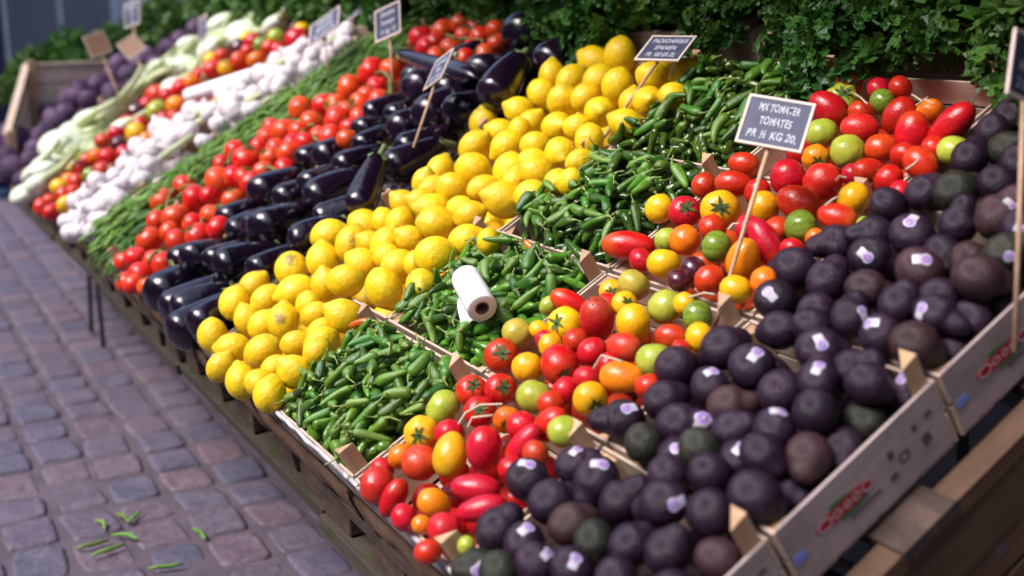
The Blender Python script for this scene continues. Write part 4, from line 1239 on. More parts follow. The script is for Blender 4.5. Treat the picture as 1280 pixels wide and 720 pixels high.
# ------------------------------------------------------------------ eggplants
def egg_mesh(prof, bend, seed):
    b = MB()
    ns, seg = 26, 26
    vs = []
    for i in range(ns + 1):
        t = i / ns
        r = prof(t)
        z = t
        ox = bend * math.sin(math.pi * t) 
        for k in range(seg):
            a = 2 * math.pi * k / seg
            w = 1 + 0.03 * math.cos(2 * a + seed)
            vs.append((ox + r * w * math.cos(a), r * w * math.sin(a), z))
    fs = [(i * seg + k, i * seg + (k + 1) % seg, (i + 1) * seg + (k + 1) % seg, (i + 1) * seg + k) for i in range(ns) for k in range(seg)]
    fs += [tuple(range(seg))[::-1], tuple(ns * seg + k for k in range(seg))]
    b.add(vs, fs)
    return b.mesh('eggplant', M['egg'], smooth=True)
def eprof(t):            # blossom end at 0, neck at 1; unit length, widest 0.215
    e = math.sqrt(max(0.0, 1 - ((0.20 - t) / 0.20) ** 2)) if t < 0.20 else 1.0
    body = 1 - 0.48 * max(0, (t - 0.2) / 0.8) ** 1.7
    end = math.sqrt(max(0.0, 1 - max(0, (t - 0.93) / 0.07) ** 2))
    return max(0.004, 0.212 * e * body * max(end, 0.15))
EGG = [egg_mesh(eprof, bd, s) for s, bd in enumerate((0.02, -0.03, 0.045, -0.015))]
def ecalyx(seed):
    r = random.Random(seed)
    b = MB()
    for k in range(5):
        a = 2 * math.pi * k / 5 + r.uniform(-.2, .2)
        ca, sa = math.cos(a), math.sin(a)
        L = r.uniform(0.10, 0.15)
        pts = []
        for t, w in ((0, 0.055), (0.4, 0.058), (0.75, 0.035), (1, 0.004)):
            z = 0.995 - L * t
            rr = 0.045 + eprof(min(0.95, z)) * min(1, t * 2.2) * 0.62 + 0.012
            if t > 0.3: rr = eprof(z) + 0.010 + 0.012 * t
            pts += [(rr * ca - w * sa, rr * sa + w * ca, z), (rr * ca + w * sa, rr * sa - w * ca, z)]
        b.add(pts, [(0, 1, 3, 2), (2, 3, 5, 4), (4, 5, 7, 6)])
    q = r.uniform(-.05, .05)
    b.tube([(0, 0, 0.95), (0, 0, 1.0), (q, 0, 1.1), (q * 2, q, 1.19)], [0.10, 0.055, 0.030, 0.034], 9)
    return b.mesh('calyx', M['ecalyx'], smooth=True)
ECAL = [ecalyx(s) for s in range(3)]
for rec in bodies:
    if rec['k'] != 'egg':
        continue
    a, b_ = rec['sl']
    p0, p1 = W(a), W(b_ - 1)
    ax = (p1 - p0).normalized()
    R = rec['r']
    L = (p1 - p0).length / 0.85 + R * 1.0
    s = R / 0.212
    q = axis_quat(ax, random.uniform(0, 6.28))
    base = p0 - ax * R * 0.95
    m = Matrix.Translation(base) @ q.to_matrix().to_4x4() @ Matrix.Diagonal((s, s, L, 1))
    row = ROWNAME[row_of(pos[a:b_, 1].mean())]
    lab = 'glossy dark purple eggplant, %s' % zone(pos[a, 0], pos[a:b_, 1].mean(), 4)
    if rec.get('keep'):
        lab = rec['keep']
    k = random.randrange(12)
    o = obj('eggplant', EGG[k % 4], None, m, label=lab, cat='eggplant', group='eggplants')
    obj('calyx', ECAL[k % 3], o)

# ------------------------------------------------------------------ peppers, three beads each, settled crate by crate
def pepper_mesh(seed, mat):
    r = random.Random(seed)
    ns, seg = 12, 10
    bend = r.uniform(-0.55, 0.55)
    hook = r.uniform(-0.25, 0.25)
    fold = r.uniform(0.06, 0.20)
    b = MB(); vs = []
    fat = r.uniform(0.17, 0.225)
    for i in range(ns + 1):
        t = i / ns
        rad_ = fat * (math.sqrt(max(0, 1 - (1 - t / 0.22) ** 2)) if t < 0.22 else (1 - 0.52 * ((t - 0.22) / 0.78) ** 1.6)) * (math.sqrt(max(0.0, 1 - ((t - 0.86) / 0.14) ** 2)) if t > 0.86 else 1)
        rad_ = max(rad_, 0.01)
        cx = bend * (t - t * t) * 1.0 + hook * t ** 3
        for k in range(seg):
            a = 2 * math.pi * k / seg
            w = 1 + fold * math.cos(3 * a + seed + t * 1.5) * math.sin(math.pi * min(1, t * 1.1)) + 0.07 * math.sin(7 * t + a * 2 + seed)
            vs.append((cx + rad_ * w * math.cos(a), rad_ * w * math.sin(a), 0.5 - t))
    fs = [(i * seg + k, (i + 1) * seg + k, (i + 1) * seg + (k + 1) % seg, i * seg + (k + 1) % seg) for i in range(ns) for k in range(seg)]
    fs += [tuple(range(seg)), tuple(ns * seg + k for k in range(seg))[::-1]]
    b.add(vs, fs)
    return b
def pep_stem(seed):
    r = random.Random(seed)
    b = MB()
    a, c = r.uniform(-.25, .25), r.uniform(-.25, .25)
    b.tube([(0, 0, 0.47), (0, 0, 0.52), (a * 0.3, c * 0.3, 0.62), (a, c, 0.74), (a * 1.6, c * 1.5, 0.82)], [0.10, 0.065, 0.026, 0.024, 0.034], 6)
    return b
PEPB = [pepper_mesh(s, 'pep') for s in range(14)]
PSTB = [pep_stem(s) for s in range(6)]
PEP = {mt: [b.mesh('pepper', M[mt], smooth=True) for b in PEPB] for mt in ('pep', 'pep_l', 'pep_o')}
PST = [b.mesh('stem', M['stem'], smooth=True) for b in PSTB]
def settle(j, i, n_up, n_low, Lm, Rm, top):
    u0, u1, v0, v1 = U_EDGE[j] + 0.016, U_EDGE[j + 1] - 0.016, V_EDGE[i] + 0.014, V_EDGE[i + 1] - 0.012
    n = n_up + n_low
    c = np.zeros((n, 3)); c[:, 0] = rng.uniform(u0, u1, n); c[:, 1] = rng.uniform(v0, v1, n)
    c[:n_low, 2] = rng.uniform(-0.115, -0.06, n_low)
    c[n_low:, 2] = rng.uniform(-0.05, top, n_up)
    Ls = rng.uniform(0.72, 1.2, n) * Lm
    az = rng.uniform(0, 2 * np.pi, n); el = rng.normal(0, 0.35, n)
    dv = np.stack([np.cos(az) * np.cos(el), np.sin(az) * np.cos(el), np.sin(el)], 1)
    rr = Rm * rng.uniform(0.85, 1.12, n)
    pp = np.stack([c - dv * (Ls * 0.32)[:, None], c, c + dv * (Ls * 0.32)[:, None]], 1)
    rads = np.repeat(rr[:, None], 3, 1) * np.array([[0.78, 1.0, 0.95]])
    body = np.repeat(np.arange(n), 3)
    for it in range(90):
        X = pp.reshape(-1, 3); r_ = rads.reshape(-1)
        if it % 6 == 0:
            d = X[:, None] - X[None]
            ds = np.sqrt((d ** 2).sum(-1))
            msk = (ds < r_[:, None] + r_[None] + 0.012) & (body[:, None] != body[None])
            I, J = np.where(np.triu(msk))
        d = X[I] - X[J]; L = np.sqrt((d ** 2).sum(-1)) + 1e-9
        ov = (r_[I] + r_[J]) * 0.95 - L
        q = ov > 0
        ps = d[q] / L[q][:, None] * (ov[q] * 0.4)[:, None]
        mv = np.zeros_like(X)
        np.add.at(mv, I[q], ps); np.add.at(mv, J[q], -ps)
        ln = np.sqrt((mv ** 2).sum(-1)); mv *= np.minimum(1, 0.006 / (ln + 1e-9))[:, None]
        pp = (X + mv).reshape(-1, 3, 3)
        pp[:, :, 2] -= 0.0004 if it < 60 else 0
        for e, f_ in ((0, 1), (1, 2)):
            dd = pp[:, e] - pp[:, f_]; LL = np.sqrt((dd ** 2).sum(-1))[:, None] + 1e-9
            cc = dd * (LL - (Ls * 0.32)[:, None]) / LL * 0.5
            pp[:, e] -= cc; pp[:, f_] += cc
        mid = (pp[:, 0] + pp[:, 2]) / 2
        pp[:, 1] += (mid - pp[:, 1]) * 0.5
        pp[..., 0] = np.clip(pp[..., 0], u0, u1); pp[..., 1] = np.clip(pp[..., 1], v0, v1)
        edge = np.minimum.reduce([pp[..., 0] - u0, u1 - pp[..., 0], pp[..., 1] - v0, v1 - pp[..., 1]])
        pp[..., 2] = np.clip(pp[..., 2], BOT + 0.015, -0.020 + np.minimum(edge, 0.035) * (top + 0.020) / 0.035)
    return pp, Ls, rr
def pepper_crate(i, n_up, n_low, n_single, top):
    pp, Ls, rr = settle(2, i, n_up, n_low, 0.062, 0.0092, top)
    order_ = np.argsort(-pp[:, :, 2].mean(1))
    pile = MB()
    for rank, k in enumerate(order_):
        a, b_ = P(*pp[k, 0]), P(*pp[k, 2])
        ax = (b_ - a).normalized()
        q = axis_quat(ax, random.uniform(0, 6.28))
        s = float(Ls[k])
        w = float(rr[k]) / 0.0092 * 0.050
        m = Matrix.Translation((a + b_) / 2) @ q.to_matrix().to_4x4() @ Matrix.Diagonal((w, w, s, 1))
        v = random.randrange(14)
        lt = random.random() < (0.42, 0.32, 0.2, 0.12)[i]
        if rank < n_single:
            o = obj('pepper', PEP['pep_l' if lt else 'pep'][v], None, m, label='%s green pepper on top, %s' % ('light' if lt else 'dark', zone(pp[k, 1, 0], pp[k, 1, 1], 2)), cat='pepper', group='green peppers')
            obj('stem', PST[random.randrange(6)], o)
        else:
            pile.add([m @ Vector(x) for x in PEPB[v].v], PEPB[v].f)
    obj('pepper_heap', pile.mesh('pepper_heap', M['pep'], smooth=True), None, kind='stuff', label='green peppers lying deeper in the %s pepper crate' % ROWNAME[i], cat='peppers')
for i, a in enumerate(((225, 180, 98, 0.026), (220, 180, 86, 0.026), (210, 180, 70, 0.026), (210, 180, 44, 0.028))):
    pepper_crate(i, *a)
for (x, y, n_, an, lab) in ((452, 408, -0.012, -25, 'bright orange pepper by the corner post of the lemon crate'), (662, 316, -0.02, 40, 'orange red pepper tip among the green peppers of the second crate')):
    p = hit(x, y, n_)
    ax = view_axis(p, math.cos(math.radians(an)), math.sin(math.radians(an)), 0.3)
    m = Matrix.Translation(p) @ axis_quat(ax, 1).to_matrix().to_4x4() @ Matrix.Diagonal((.052, .052, .05, 1))
    o = obj('pepper', PEP['pep_o'][2], None, m, label=lab, cat='pepper', group='orange peppers')
    obj('stem', PST[1], o)

# ------------------------------------------------------------------ green beans
def bean_geo(seed):
    r = random.Random(seed)
    b = MB()
    c, d = r.uniform(-.10, .10), r.uniform(-.05, .05)
    n = 8
    b.tube([(c * math.sin(math.pi * t), d * math.sin(2 * math.pi * t), t - 0.5) for t in [k / n for k in range(n + 1)]],
           [0.008, 0.024, 0.030, 0.032, 0.030, 0.032, 0.030, 0.022, 0.006], 6)
    return b
BEANB = [bean_geo(s) for s in range(7)]
BEAN = [b.mesh('green_bean', M['bean'], smooth=True) for b in BEANB]
blist = []
for k in range(1350):
    v = random.uniform(-0.03, 1.24)
    u = random.uniform(U_EDGE[6] + 0.03 - 0.07 * max(0, 1 - v / 0.3), U_EDGE[7] + 0.03 - 0.08 * max(0, 1 - v / 0.3))
    e = min(u - U_EDGE[6], U_EDGE[7] - u)
    n_ = random.uniform(-0.090, -0.03) + 0.045 * min(1, max(0, e) / 0.14)
    if random.random() < 0.1: n_ += 0.006
    tw = random.gauss(0.1, 0.55)
    ax = (DV * math.cos(tw) + DU * math.sin(tw) + DN * random.gauss(0, 0.10)).normalized()
    if v < 0.05: n_ -= 0.01
    p = P(u, max(v, 0.03), n_)
    L = random.uniform(0.10, 0.145)
    m = Matrix.Translation(p) @ axis_quat(ax, random.uniform(0, 6.28)).to_matrix().to_4x4() @ Matrix.Diagonal((L * 1.1, L * 1.1, L, 1))
    blist.append((n_ - 0.05 * min(1, max(0, e) / 0.12) * 0.6, m, v))
blist.sort(key=lambda t: -t[0])
pile = MB()
for k, (n_, m, v) in enumerate(blist):
    q = random.randrange(7)
    if k < 290:
        obj('green_bean', BEAN[q], None, m, label='thin green bean on top, %s' % zone(uvn(m.translation).x, v, 6), cat='green bean', group='green beans in the crates')
    else:
        pile.add([m @ Vector(x) for x in BEANB[q].v], BEANB[q].f)
obj('bean_heap', pile.mesh('bean_heap', M['bean'], smooth=True), None, kind='stuff', label='heap of thin green beans filling the bean crates', cat='beans')
# spilled beans: a few hang over the front of the crate, eight lie on the cobbles
for k in range(7):
    p = P(random.uniform(3.74, 4.08), random.uniform(-0.03, 0.0), random.uniform(-0.055, -0.03))
    ax = (-DV * 0.6 - Vector((0, 0, 1)) * random.uniform(0.4, 1.0) + DU * random.uniform(-.6, .6)).normalized()
    m = Matrix.Translation(p) @ axis_quat(ax, 1.0 * k).to_matrix().to_4x4() @ Matrix.Diagonal((0.09, 0.09, 0.085, 1))
    obj('green_bean', BEAN[k], None, m, label='green bean hanging over the front edge of the bean crate', cat='green bean', group='beans hanging over the crate edge')
GB = [(118, 651, 131, 662, .10), (144, 642, 161, 653, .05), (161, 652, 175, 639, .05), (139, 669, 172, 674, .08), (95, 686, 136, 675, .0), (114, 695, 156, 680, .0), (185, 711, 229, 705, .0), (240, 661, 257, 674, .05)]
GBL = ['short curved green bean end lying on the cobbles', 'pale split half of a green bean meeting a darker piece on the cobbles', 'short dark green bean piece meeting a pale half on the cobbles', 'green bean curving just above two straight beans on the cobbles', 'thin pale green bean lying in a joint of the cobbles', 'straight dark green bean beside a thin pale one on the cobbles', 'long straight green bean lying alone on the cobbles', 'short thick green bean piece with a dark tip on the cobbles']
for k, (x0, y0, x1, y1, bd) in enumerate(GB):
    a, b_ = ground_hit(x0, y0, 0.018), ground_hit(x1, y1, 0.018)
    L = (b_ - a).length
    md = (a + b_) / 2 + Vector((bd * L * 2, bd * L * 2, 0))
    t = MB().tube([a - md, (a - md) * 0.5 + Vector((0, 0, .002)), Vector((0, 0, 0)), (b_ - md) * 0.5, b_ - md], [0.003, 0.0055, 0.006, 0.0055, 0.0028], 8)
    obj('green_bean', t.mesh('green_bean', M['bean'], smooth=True), None, Matrix.Translation(md), label=GBL[k], cat='green bean')

# ------------------------------------------------------------------ vine stems lying over the vine tomatoes
TRUSS = [[(208, 262), (213, 242), (224, 234), (246, 232), (252, 236)], [(186, 326), (196, 314), (206, 318), (216, 330), (219, 340)], [(248, 285), (256, 270), (262, 262), (280, 258), (284, 262)], [(318, 212), (326, 208), (340, 210), (345, 214)], [(286, 205), (287, 195), (293, 188)],
         [(372, 180), (388, 168), (398, 176), (412, 160)], [(413, 138), (422, 130), (436, 130), (447, 133)], [(470, 92), (480, 90), (487, 100), (488, 118)], [(558, 44), (575, 48), (590, 48), (604, 52)], [(372, 172), (384, 158), (392, 156)], [(380, 188), (400, 180), (402, 166)], [(566, 52), (578, 38), (600, 36)]]
for k, t in enumerate(TRUSS):
    pts = [hit(x, y, 0.012 + 0.006 * math.sin(i * 2.0 + k)) for i, (x, y) in enumerate(t)]
    fine = []
    for i in range(len(pts) - 1):
        for q in range(4):
            s = q / 4
            a0, a1, a2, a3 = pts[max(i - 1, 0)], pts[i], pts[i + 1], pts[min(i + 2, len(pts) - 1)]
            fine.append(0.5 * ((2 * a1) + (a2 - a0) * s + (2 * a0 - 5 * a1 + 4 * a2 - a3) * s * s + (3 * a1 - a0 - 3 * a2 + a3) * s ** 3))
    fine.append(pts[-1])
    b = MB().tube(fine, [0.0048 + 0.001 * math.sin(i * 1.3) for i in range(len(fine))], 7)
    for i in range(2, len(fine) - 1, 3):
        d = Vector((random.uniform(-1, 1), random.uniform(-1, 1), random.uniform(-.8, .6))).normalized() * random.uniform(0.014, 0.026)
        b.tube([fine[i], fine[i] + d * 0.5 - Vector((0, 0, .003)), fine[i] + d - Vector((0, 0, .012))], [0.003, 0.0025, 0.0032], 5)
    c0 = fine[len(fine) // 2]
    b.v = [tuple(Vector(v) - c0) for v in b.v]
    v_ = uvn(c0).y
    obj('tomato_vine', b.mesh('tomato_vine', M['vine'], smooth=True), None, Matrix.Translation(c0), label='dry green tomato vine lying over the red tomatoes of the %s crate' % ROWNAME[row_of(v_)], cat='vine', group='tomato vines')
# pale dry stalks caught among the mixed tomatoes
STRAW = [[(573, 530), (582, 516), (600, 506), (628, 505)], [(585, 534), (590, 522), (616, 519)], [(742, 460), (752, 444), (778, 452)], [(1045, 226), (1049, 220), (1058, 222)], [(1031, 257), (1040, 250), (1047, 246)], [(910, 287), (916, 280), (924, 279)], [(1132, 212), (1144, 204), (1149, 197)], [(1140, 118), (1152, 126), (1160, 122)], [(1145, 132), (1156, 124), (1168, 130)], [(1068, 117), (1076, 122), (1084, 130)], [(860, 372), (880, 366), (893, 368)]]
for k, t in enumerate(STRAW):
    pts = [hit(x, y, 0.024) for x, y in t]
    c0 = pts[1]
    b = MB().tube([p - c0 for p in pts], 0.0016, 6)
    obj('dry_stalk', b.mesh('dry_stalk', M['straw'], smooth=True), None, Matrix.Translation(c0), label='thin pale dry stalk caught among tomatoes of the %s mixed crate' % ROWNAME[row_of(uvn(c0).y)], cat='stalk', group='dry stalks among the tomatoes')

# ------------------------------------------------------------------ fennel
def fennel_meshes(seed):
    r = random.Random(seed)
    b = polar(lambda th, ph: (0.045 + 0.018 * math.exp(-(th / 0.6) ** 2)) / math.sqrt(math.sin(th) ** 2 + (math.cos(th) / 1.12) ** 2) * (1 + 0.05 * math.cos(2 * ph) * math.sin(th) + 0.03 * abs(math.sin(4 * ph)) * math.sin(th)) * (1.10 if math.cos(ph) > 0 else 1.0), 20, 30)
    b.v = [(x * 1.12, y * 0.72, z) for x, y, z in b.v]
    stalks, fr = [], MB()
    for k in range(4):
        a = (k - 1.5) * 0.34 + r.uniform(-.1, .1)
        L = r.uniform(0.09, 0.17)
        x0 = (k - 1.5) * 0.020
        e = (x0 + math.sin(a) * L, r.uniform(-.02, .02), 0.045 + math.cos(a) * L)
        stalks.append(MB().tube([(x0, 0, 0.030), (x0 + math.sin(a) * L * 0.5, 0, 0.045 + math.cos(a) * L * 0.5), e], [0.016, 0.0115, 0.0095], 9).mesh('stalk', M['gstalk'], smooth=True))
        for q in range(26):
            d = Vector((math.sin(a) + r.gauss(0, .5), r.gauss(0, .5), math.cos(a) + r.gauss(0, .5))).normalized() * r.uniform(0.02, 0.055)
            o0 = Vector(e) * r.uniform(0.75, 1.0)
            fr.tube([o0, o0 + d * 0.6, o0 + d + Vector((r.gauss(0, .006), r.gauss(0, .006), r.gauss(0, .006)))], [0.0014, 0.0010, 0.0006], 3, False)
    return b.mesh('fennel_bulb', M['fennel'], smooth=True), stalks, fr.mesh('frond', M['frond'])
FEN = [fennel_meshes(s) for s in range(3)]
FENNEL = [(30, 243, 42, -30), (48, 232, 50, -30), (60, 208, 55, -28), (76, 183, 62, -20), (110, 152, 52, -28), (92, 166, 46, -24), (42, 218, 40, -40), (200, 88, 44, -15), (222, 82, 44, -10), (240, 60, 50, -12), (277, 30, 46, -22), (300, 42, 42, -28), (345, 33, 46, -35), (140, 138, 42, -40), (165, 118, 42, -40), (180, 102, 40, -30), (260, 60, 36, -40), (320, 22, 40, -30), (150, 160, 36, -30), (215, 108, 34, -25)]
for k, (x, y, s, an) in enumerate(FENNEL):
    p = hit(x, y, 0.0)
    a = math.radians(an)
    ax = view_axis(p, math.cos(a), math.sin(a), random.uniform(-.2, .3))
    bm_, st, fr = FEN[k % 3]
    sc = s / 50 * depth(p) / 5.2 * 1.38
    m = Matrix.Translation(p) @ axis_quat(ax, random.uniform(-.6, .6)).to_matrix().to_4x4() @ Matrix.Diagonal((sc, sc, sc, 1))
    o = obj('fennel_bulb', bm_, None, m, label='pale green fennel bulb with cut stalks in the %s fennel crate' % ROWNAME[row_of(uvn(p).y)], cat='fennel', group='fennel bulbs')
    for q in st:
        obj('stalk', q, o)
    obj('frond', fr, o, kind='stuff')

# ------------------------------------------------------------------ parsley and other herbs along the back
def leaflet(b, o, d, nrm, s, r):
    """flat three-lobed toothed leaf"""
    d = d.normalized()
    nrm = (nrm - d * nrm.dot(d)).normalized()
    sd_ = d.cross(nrm)
    for lobe, (ang, ln, wd) in enumerate(((0, 1.0, 0.30), (0.85, 0.78, 0.27), (-0.85, 0.78, 0.27))):
        dd = d * math.cos(ang) + sd_ * math.sin(ang)
        ss = dd.cross(nrm)
        c = nrm * r.uniform(-0.10, 0.22)
        pts = [o, o + (dd * 0.45 + ss * wd + c * 0.3) * ln * s, o + (dd * 0.60 + ss * wd * 0.40 + c * .3) * ln * s, o + (dd * 0.80 + ss * wd * 0.85 + c * 0.2) * ln * s, o + (dd * 1.0 + c * -.3) * ln * s,
               o + (dd * 0.80 - ss * wd * 0.85 + c * 0.2) * ln * s, o + (dd * 0.60 - ss * wd * 0.40 + c * .3) * ln * s, o + (dd * 0.45 - ss * wd + c * 0.3) * ln * s, o + (dd * 0.6 - nrm * 0.10) * ln * s]
        b.add(pts, [(0, 1, 8), (1, 2, 8), (2, 3, 8), (3, 4, 8), (4, 5, 8), (5, 6, 8), (6, 7, 8), (7, 0, 8)])
def bunch(seed, n, leaf, R, H):
    r = random.Random(seed)
    lv_, st = MB(), MB()
    for k in range(n):
        a = r.uniform(0, 2 * math.pi)
        t = math.sqrt(r.random())
        top = Vector((R * t * math.cos(a), R * t * math.sin(a), H * (1.0 - 0.45 * t * t) * r.uniform(0.55, 1.05)))
        base = Vector((top.x * 0.25, top.y * 0.25, 0))
        st.tube([base, (base + top) * 0.5 + Vector((0, 0, .02)), top], [0.0022, 0.0018, 0.0012], 4, False)
        outd = (top - Vector((0, 0, H * 0.25))).normalized()
        for q in range(4):
            d = Vector((r.gauss(0, 1), r.gauss(0, 1), r.gauss(0.1, 0.7))).normalized() + outd * 0.55
            o = top + Vector((r.gauss(0, .014), r.gauss(0, .014), r.gauss(0, .014)))
            nr = (outd + Vector((r.gauss(0, .6), r.gauss(0, .6), r.gauss(0.4, .5)))).normalized()
            leaflet(lv_, o, d, nr, leaf * r.uniform(0.7, 1.2), r)
    return lv_, st
BUN = []
for s, (n, lf, R, H) in enumerate(((85, 0.052, 0.16, 0.20), (75, 0.060, 0.17, 0.19), (95, 0.046, 0.15, 0.23))):
    a, b_ = bunch(s, n, lf, R, H)
    BUN.append((a.mesh('leaves', M['leaf']), a.mesh('leaves', M['leaf2']), b_.mesh('stems', M['stem'], smooth=True)))
def herb(p, sc, tilt, bright, lab, k):
    q = (Vector((0, 0, 1)) + tilt).normalized().to_track_quat('Z', 'Y') @ Quaternion((0, 0, 1), random.uniform(0, 6.28))
    m = Matrix.Translation(p) @ q.to_matrix().to_4x4() @ Matrix.Diagonal((sc, sc, sc, 1))
    o = empty('herb_bunch', m, label=lab, cat='herbs', group='herb bunches along the back of the stall')
    v = BUN[k % 3]
    obj('leaves', v[1 if bright else 0], o)
    obj('stems', v[2], o)
HB = ['avocados', 'mixed tomatoes', 'green peppers', 'lemons', 'eggplants', 'vine tomatoes', 'beans', 'garlic', 'small tomatoes', 'fennel', 'artichokes']
k = 0
u = 0.85
while u < 6.9:
    for vv, nn, sc in ((1.275 if u < 1.95 else (1.37 if u < 2.9 else 1.44), -0.01, 0.85), (1.53, 0.02, 1.1), (1.74, 0.07, 1.2)):
        uu = u + random.uniform(-.05, .05)
        jn = max(0, min(10, sum(1 for e in U_EDGE[1:] if uu > e)))
        br = uu > 5.2
        herb(P(uu, vv + random.uniform(-.03, .03), nn - 0.06), sc * random.uniform(0.9, 1.15), Vector((-0.95 if vv < 1.5 and random.random() < 0.6 else -0.45, random.uniform(-.6, .4), 0)) + Vector((random.uniform(-.25, .25), 0, 0)), br,
             '%s leafy herb bunch %s the %s' % ('bright green' if br else 'dark green', 'just behind' if vv < 1.5 else ('midway up the herb bank behind' if vv < 1.6 else 'along the rear of the herb bank behind'), HB[jn]), k)
        k += 1
    u += 0.23
for x, y, n_, sc in ((42, 78, 0.15, .8), (95, 62, 0.2, .95), (160, 55, 0.1, 1.0), (215, 30, 0.3, 1.1), (22, 98, 0.05, .7), (130, 70, 0, .9), (270, 15, 0, 1.1)):
    p = P(7.5 + random.uniform(-.15, .3), 0, 0)
    d = ray(x, y)
    t = (p.y - CAM.y) / d.y
    p = CAM + d * t - Vector((0, 0, 0.12))
    herb(p, sc * 1.1, Vector((-0.3, -0.5, 0)), True, 'bright green herb bunch rising behind the tall wooden box', k)
    k += 1
for u0 in np.arange(0.9, 6.6, 0.6):      # boxes that carry the herbs
    c = empty('herb_crate', slopeM(u0 + 0.3, 1.56, -0.16), label='low wooden crate under the herb bunches behind the %s' % HB[max(0, min(10, sum(1 for e in U_EDGE[1:] if u0 + 0.3 > e)))], cat='crate', group='crates under the herbs')
    obj('front_board', box_mesh('herb_front', (0.285, 0.006, 0.055), 'crate'), c, Matrix.Translation((0, -0.255, 0.09)))
    obj('back_board', box_mesh('herb_front', (0.285, 0.006, 0.055), 'crate'), c, Matrix.Translation((0, 0.34, 0.09)))
    for s in (-1, 1):
        obj('side_board', box_mesh('herb_side', (0.006, 0.287, 0.055), 'crate_v'), c, Matrix.Translation((s * 0.279, 0.0425, 0.09)))
        obj('corner_post', cached('post', post_mesh), c, Matrix.Translation((s * 0.27, -0.247, 0.02)) @ Matrix.Rotation(0 if s < 0 else math.pi / 2, 4, 'Z'))
    obj('bottom_board', box_mesh('herb_bottom', (0.272, 0.287, 0.004), 'crate'), c, Matrix.Translation((0, 0.0425, 0.03)))

# ------------------------------------------------------------------ rolls of plastic bags
def roll(name, p0, p1, R, label, flap):
    ax = p1 - p0
    L = ax.length
    m = Matrix.Translation(p0) @ axis_quat(ax, 0.6).to_matrix().to_4x4()
    o = empty(name, m, label=label, cat='bag roll')
    b = MB(); seg = 32
    prof = [(R * 0.46, 0.002), (R * 0.96, 0.0), (R, 0.003), (R * 1.0, L * 0.3), (R * 1.01, L * 0.6), (R, L - 0.003), (R * 0.96, L), (R * 0.46, L - 0.002)]
    vs = [(r * math.cos(2 * math.pi * k / seg), r * math.sin(2 * math.pi * k / seg), z) for r, z in prof for k in range(seg)]
    n = len(prof)
    b.add(vs, [(i * seg + k, i * seg + (k + 1) % seg, (i + 1) * seg + (k + 1) % seg, (i + 1) * seg + k) for i in range(n - 1) for k in range(seg)])
    obj('film', b.mesh('film', M['roll'], smooth=True), o)
    c = MB()
    prof = [(R * 0.46, 0.001), (R * 0.46, L - 0.001), (R * 0.38, L - 0.001), (R * 0.38, 0.001)]
    vs = [(r * math.cos(2 * math.pi * k / seg), r * math.sin(2 * math.pi * k / seg), z) for r, z in prof for k in range(seg)]
    c.add(vs, [(i * seg + k, i * seg + (k + 1) % seg, ((i + 1) % 4) * seg + (k + 1) % seg, ((i + 1) % 4) * seg + k) for i in range(4) for k in range(seg)])
    obj('core', c.mesh('core', M['core'], smooth=True), o)
    return o
pa, d_ = hit(603, 386, 0.030), None
db = ray(582, 347)
pb = CAM + db * (depth(pa) + 0.085)
o = roll('bag_roll', pb, pa, 0.0268, 'white roll of plastic bags with a brown core lying on the green peppers', True)
# loose end of the film hanging down beside the roll
fl = MB(); vs = []; fs = []
f0, f1 = hit(573, 372, 0.022), hit(590, 394, 0.018)
e0, e1 = hit(576, 408, -0.004), hit(600, 402, -0.002)
n = 8
for i in range(n + 1):
    for q in range(6):
        s, t = i / n, q / 5
        p = (f0 * (1 - s) + f1 * s) * (1 - t) + (e0 * (1 - s) + e1 * s) * t + DN * (0.005 * math.sin(s * 7 + t * 3)) + DU * (0.004 * math.sin(t * 5 + s * 4))
        vs.append(p)
for i in range(n):
    for q in range(5):
        a = i * 6 + q
        fs.append((a, a + 1, a + 7, a + 6))
inv = o.matrix_basis.inverted()
fl.add([inv @ v for v in vs], fs)
obj('loose_film', fl.mesh('loose_film', M['roll'], smooth=True), o)
roll('bag_roll', hit(318, 94, 0.02), hit(236, 120, 0.02), 0.030, 'long white roll of plastic bags lying between garlic and small tomatoes', False)

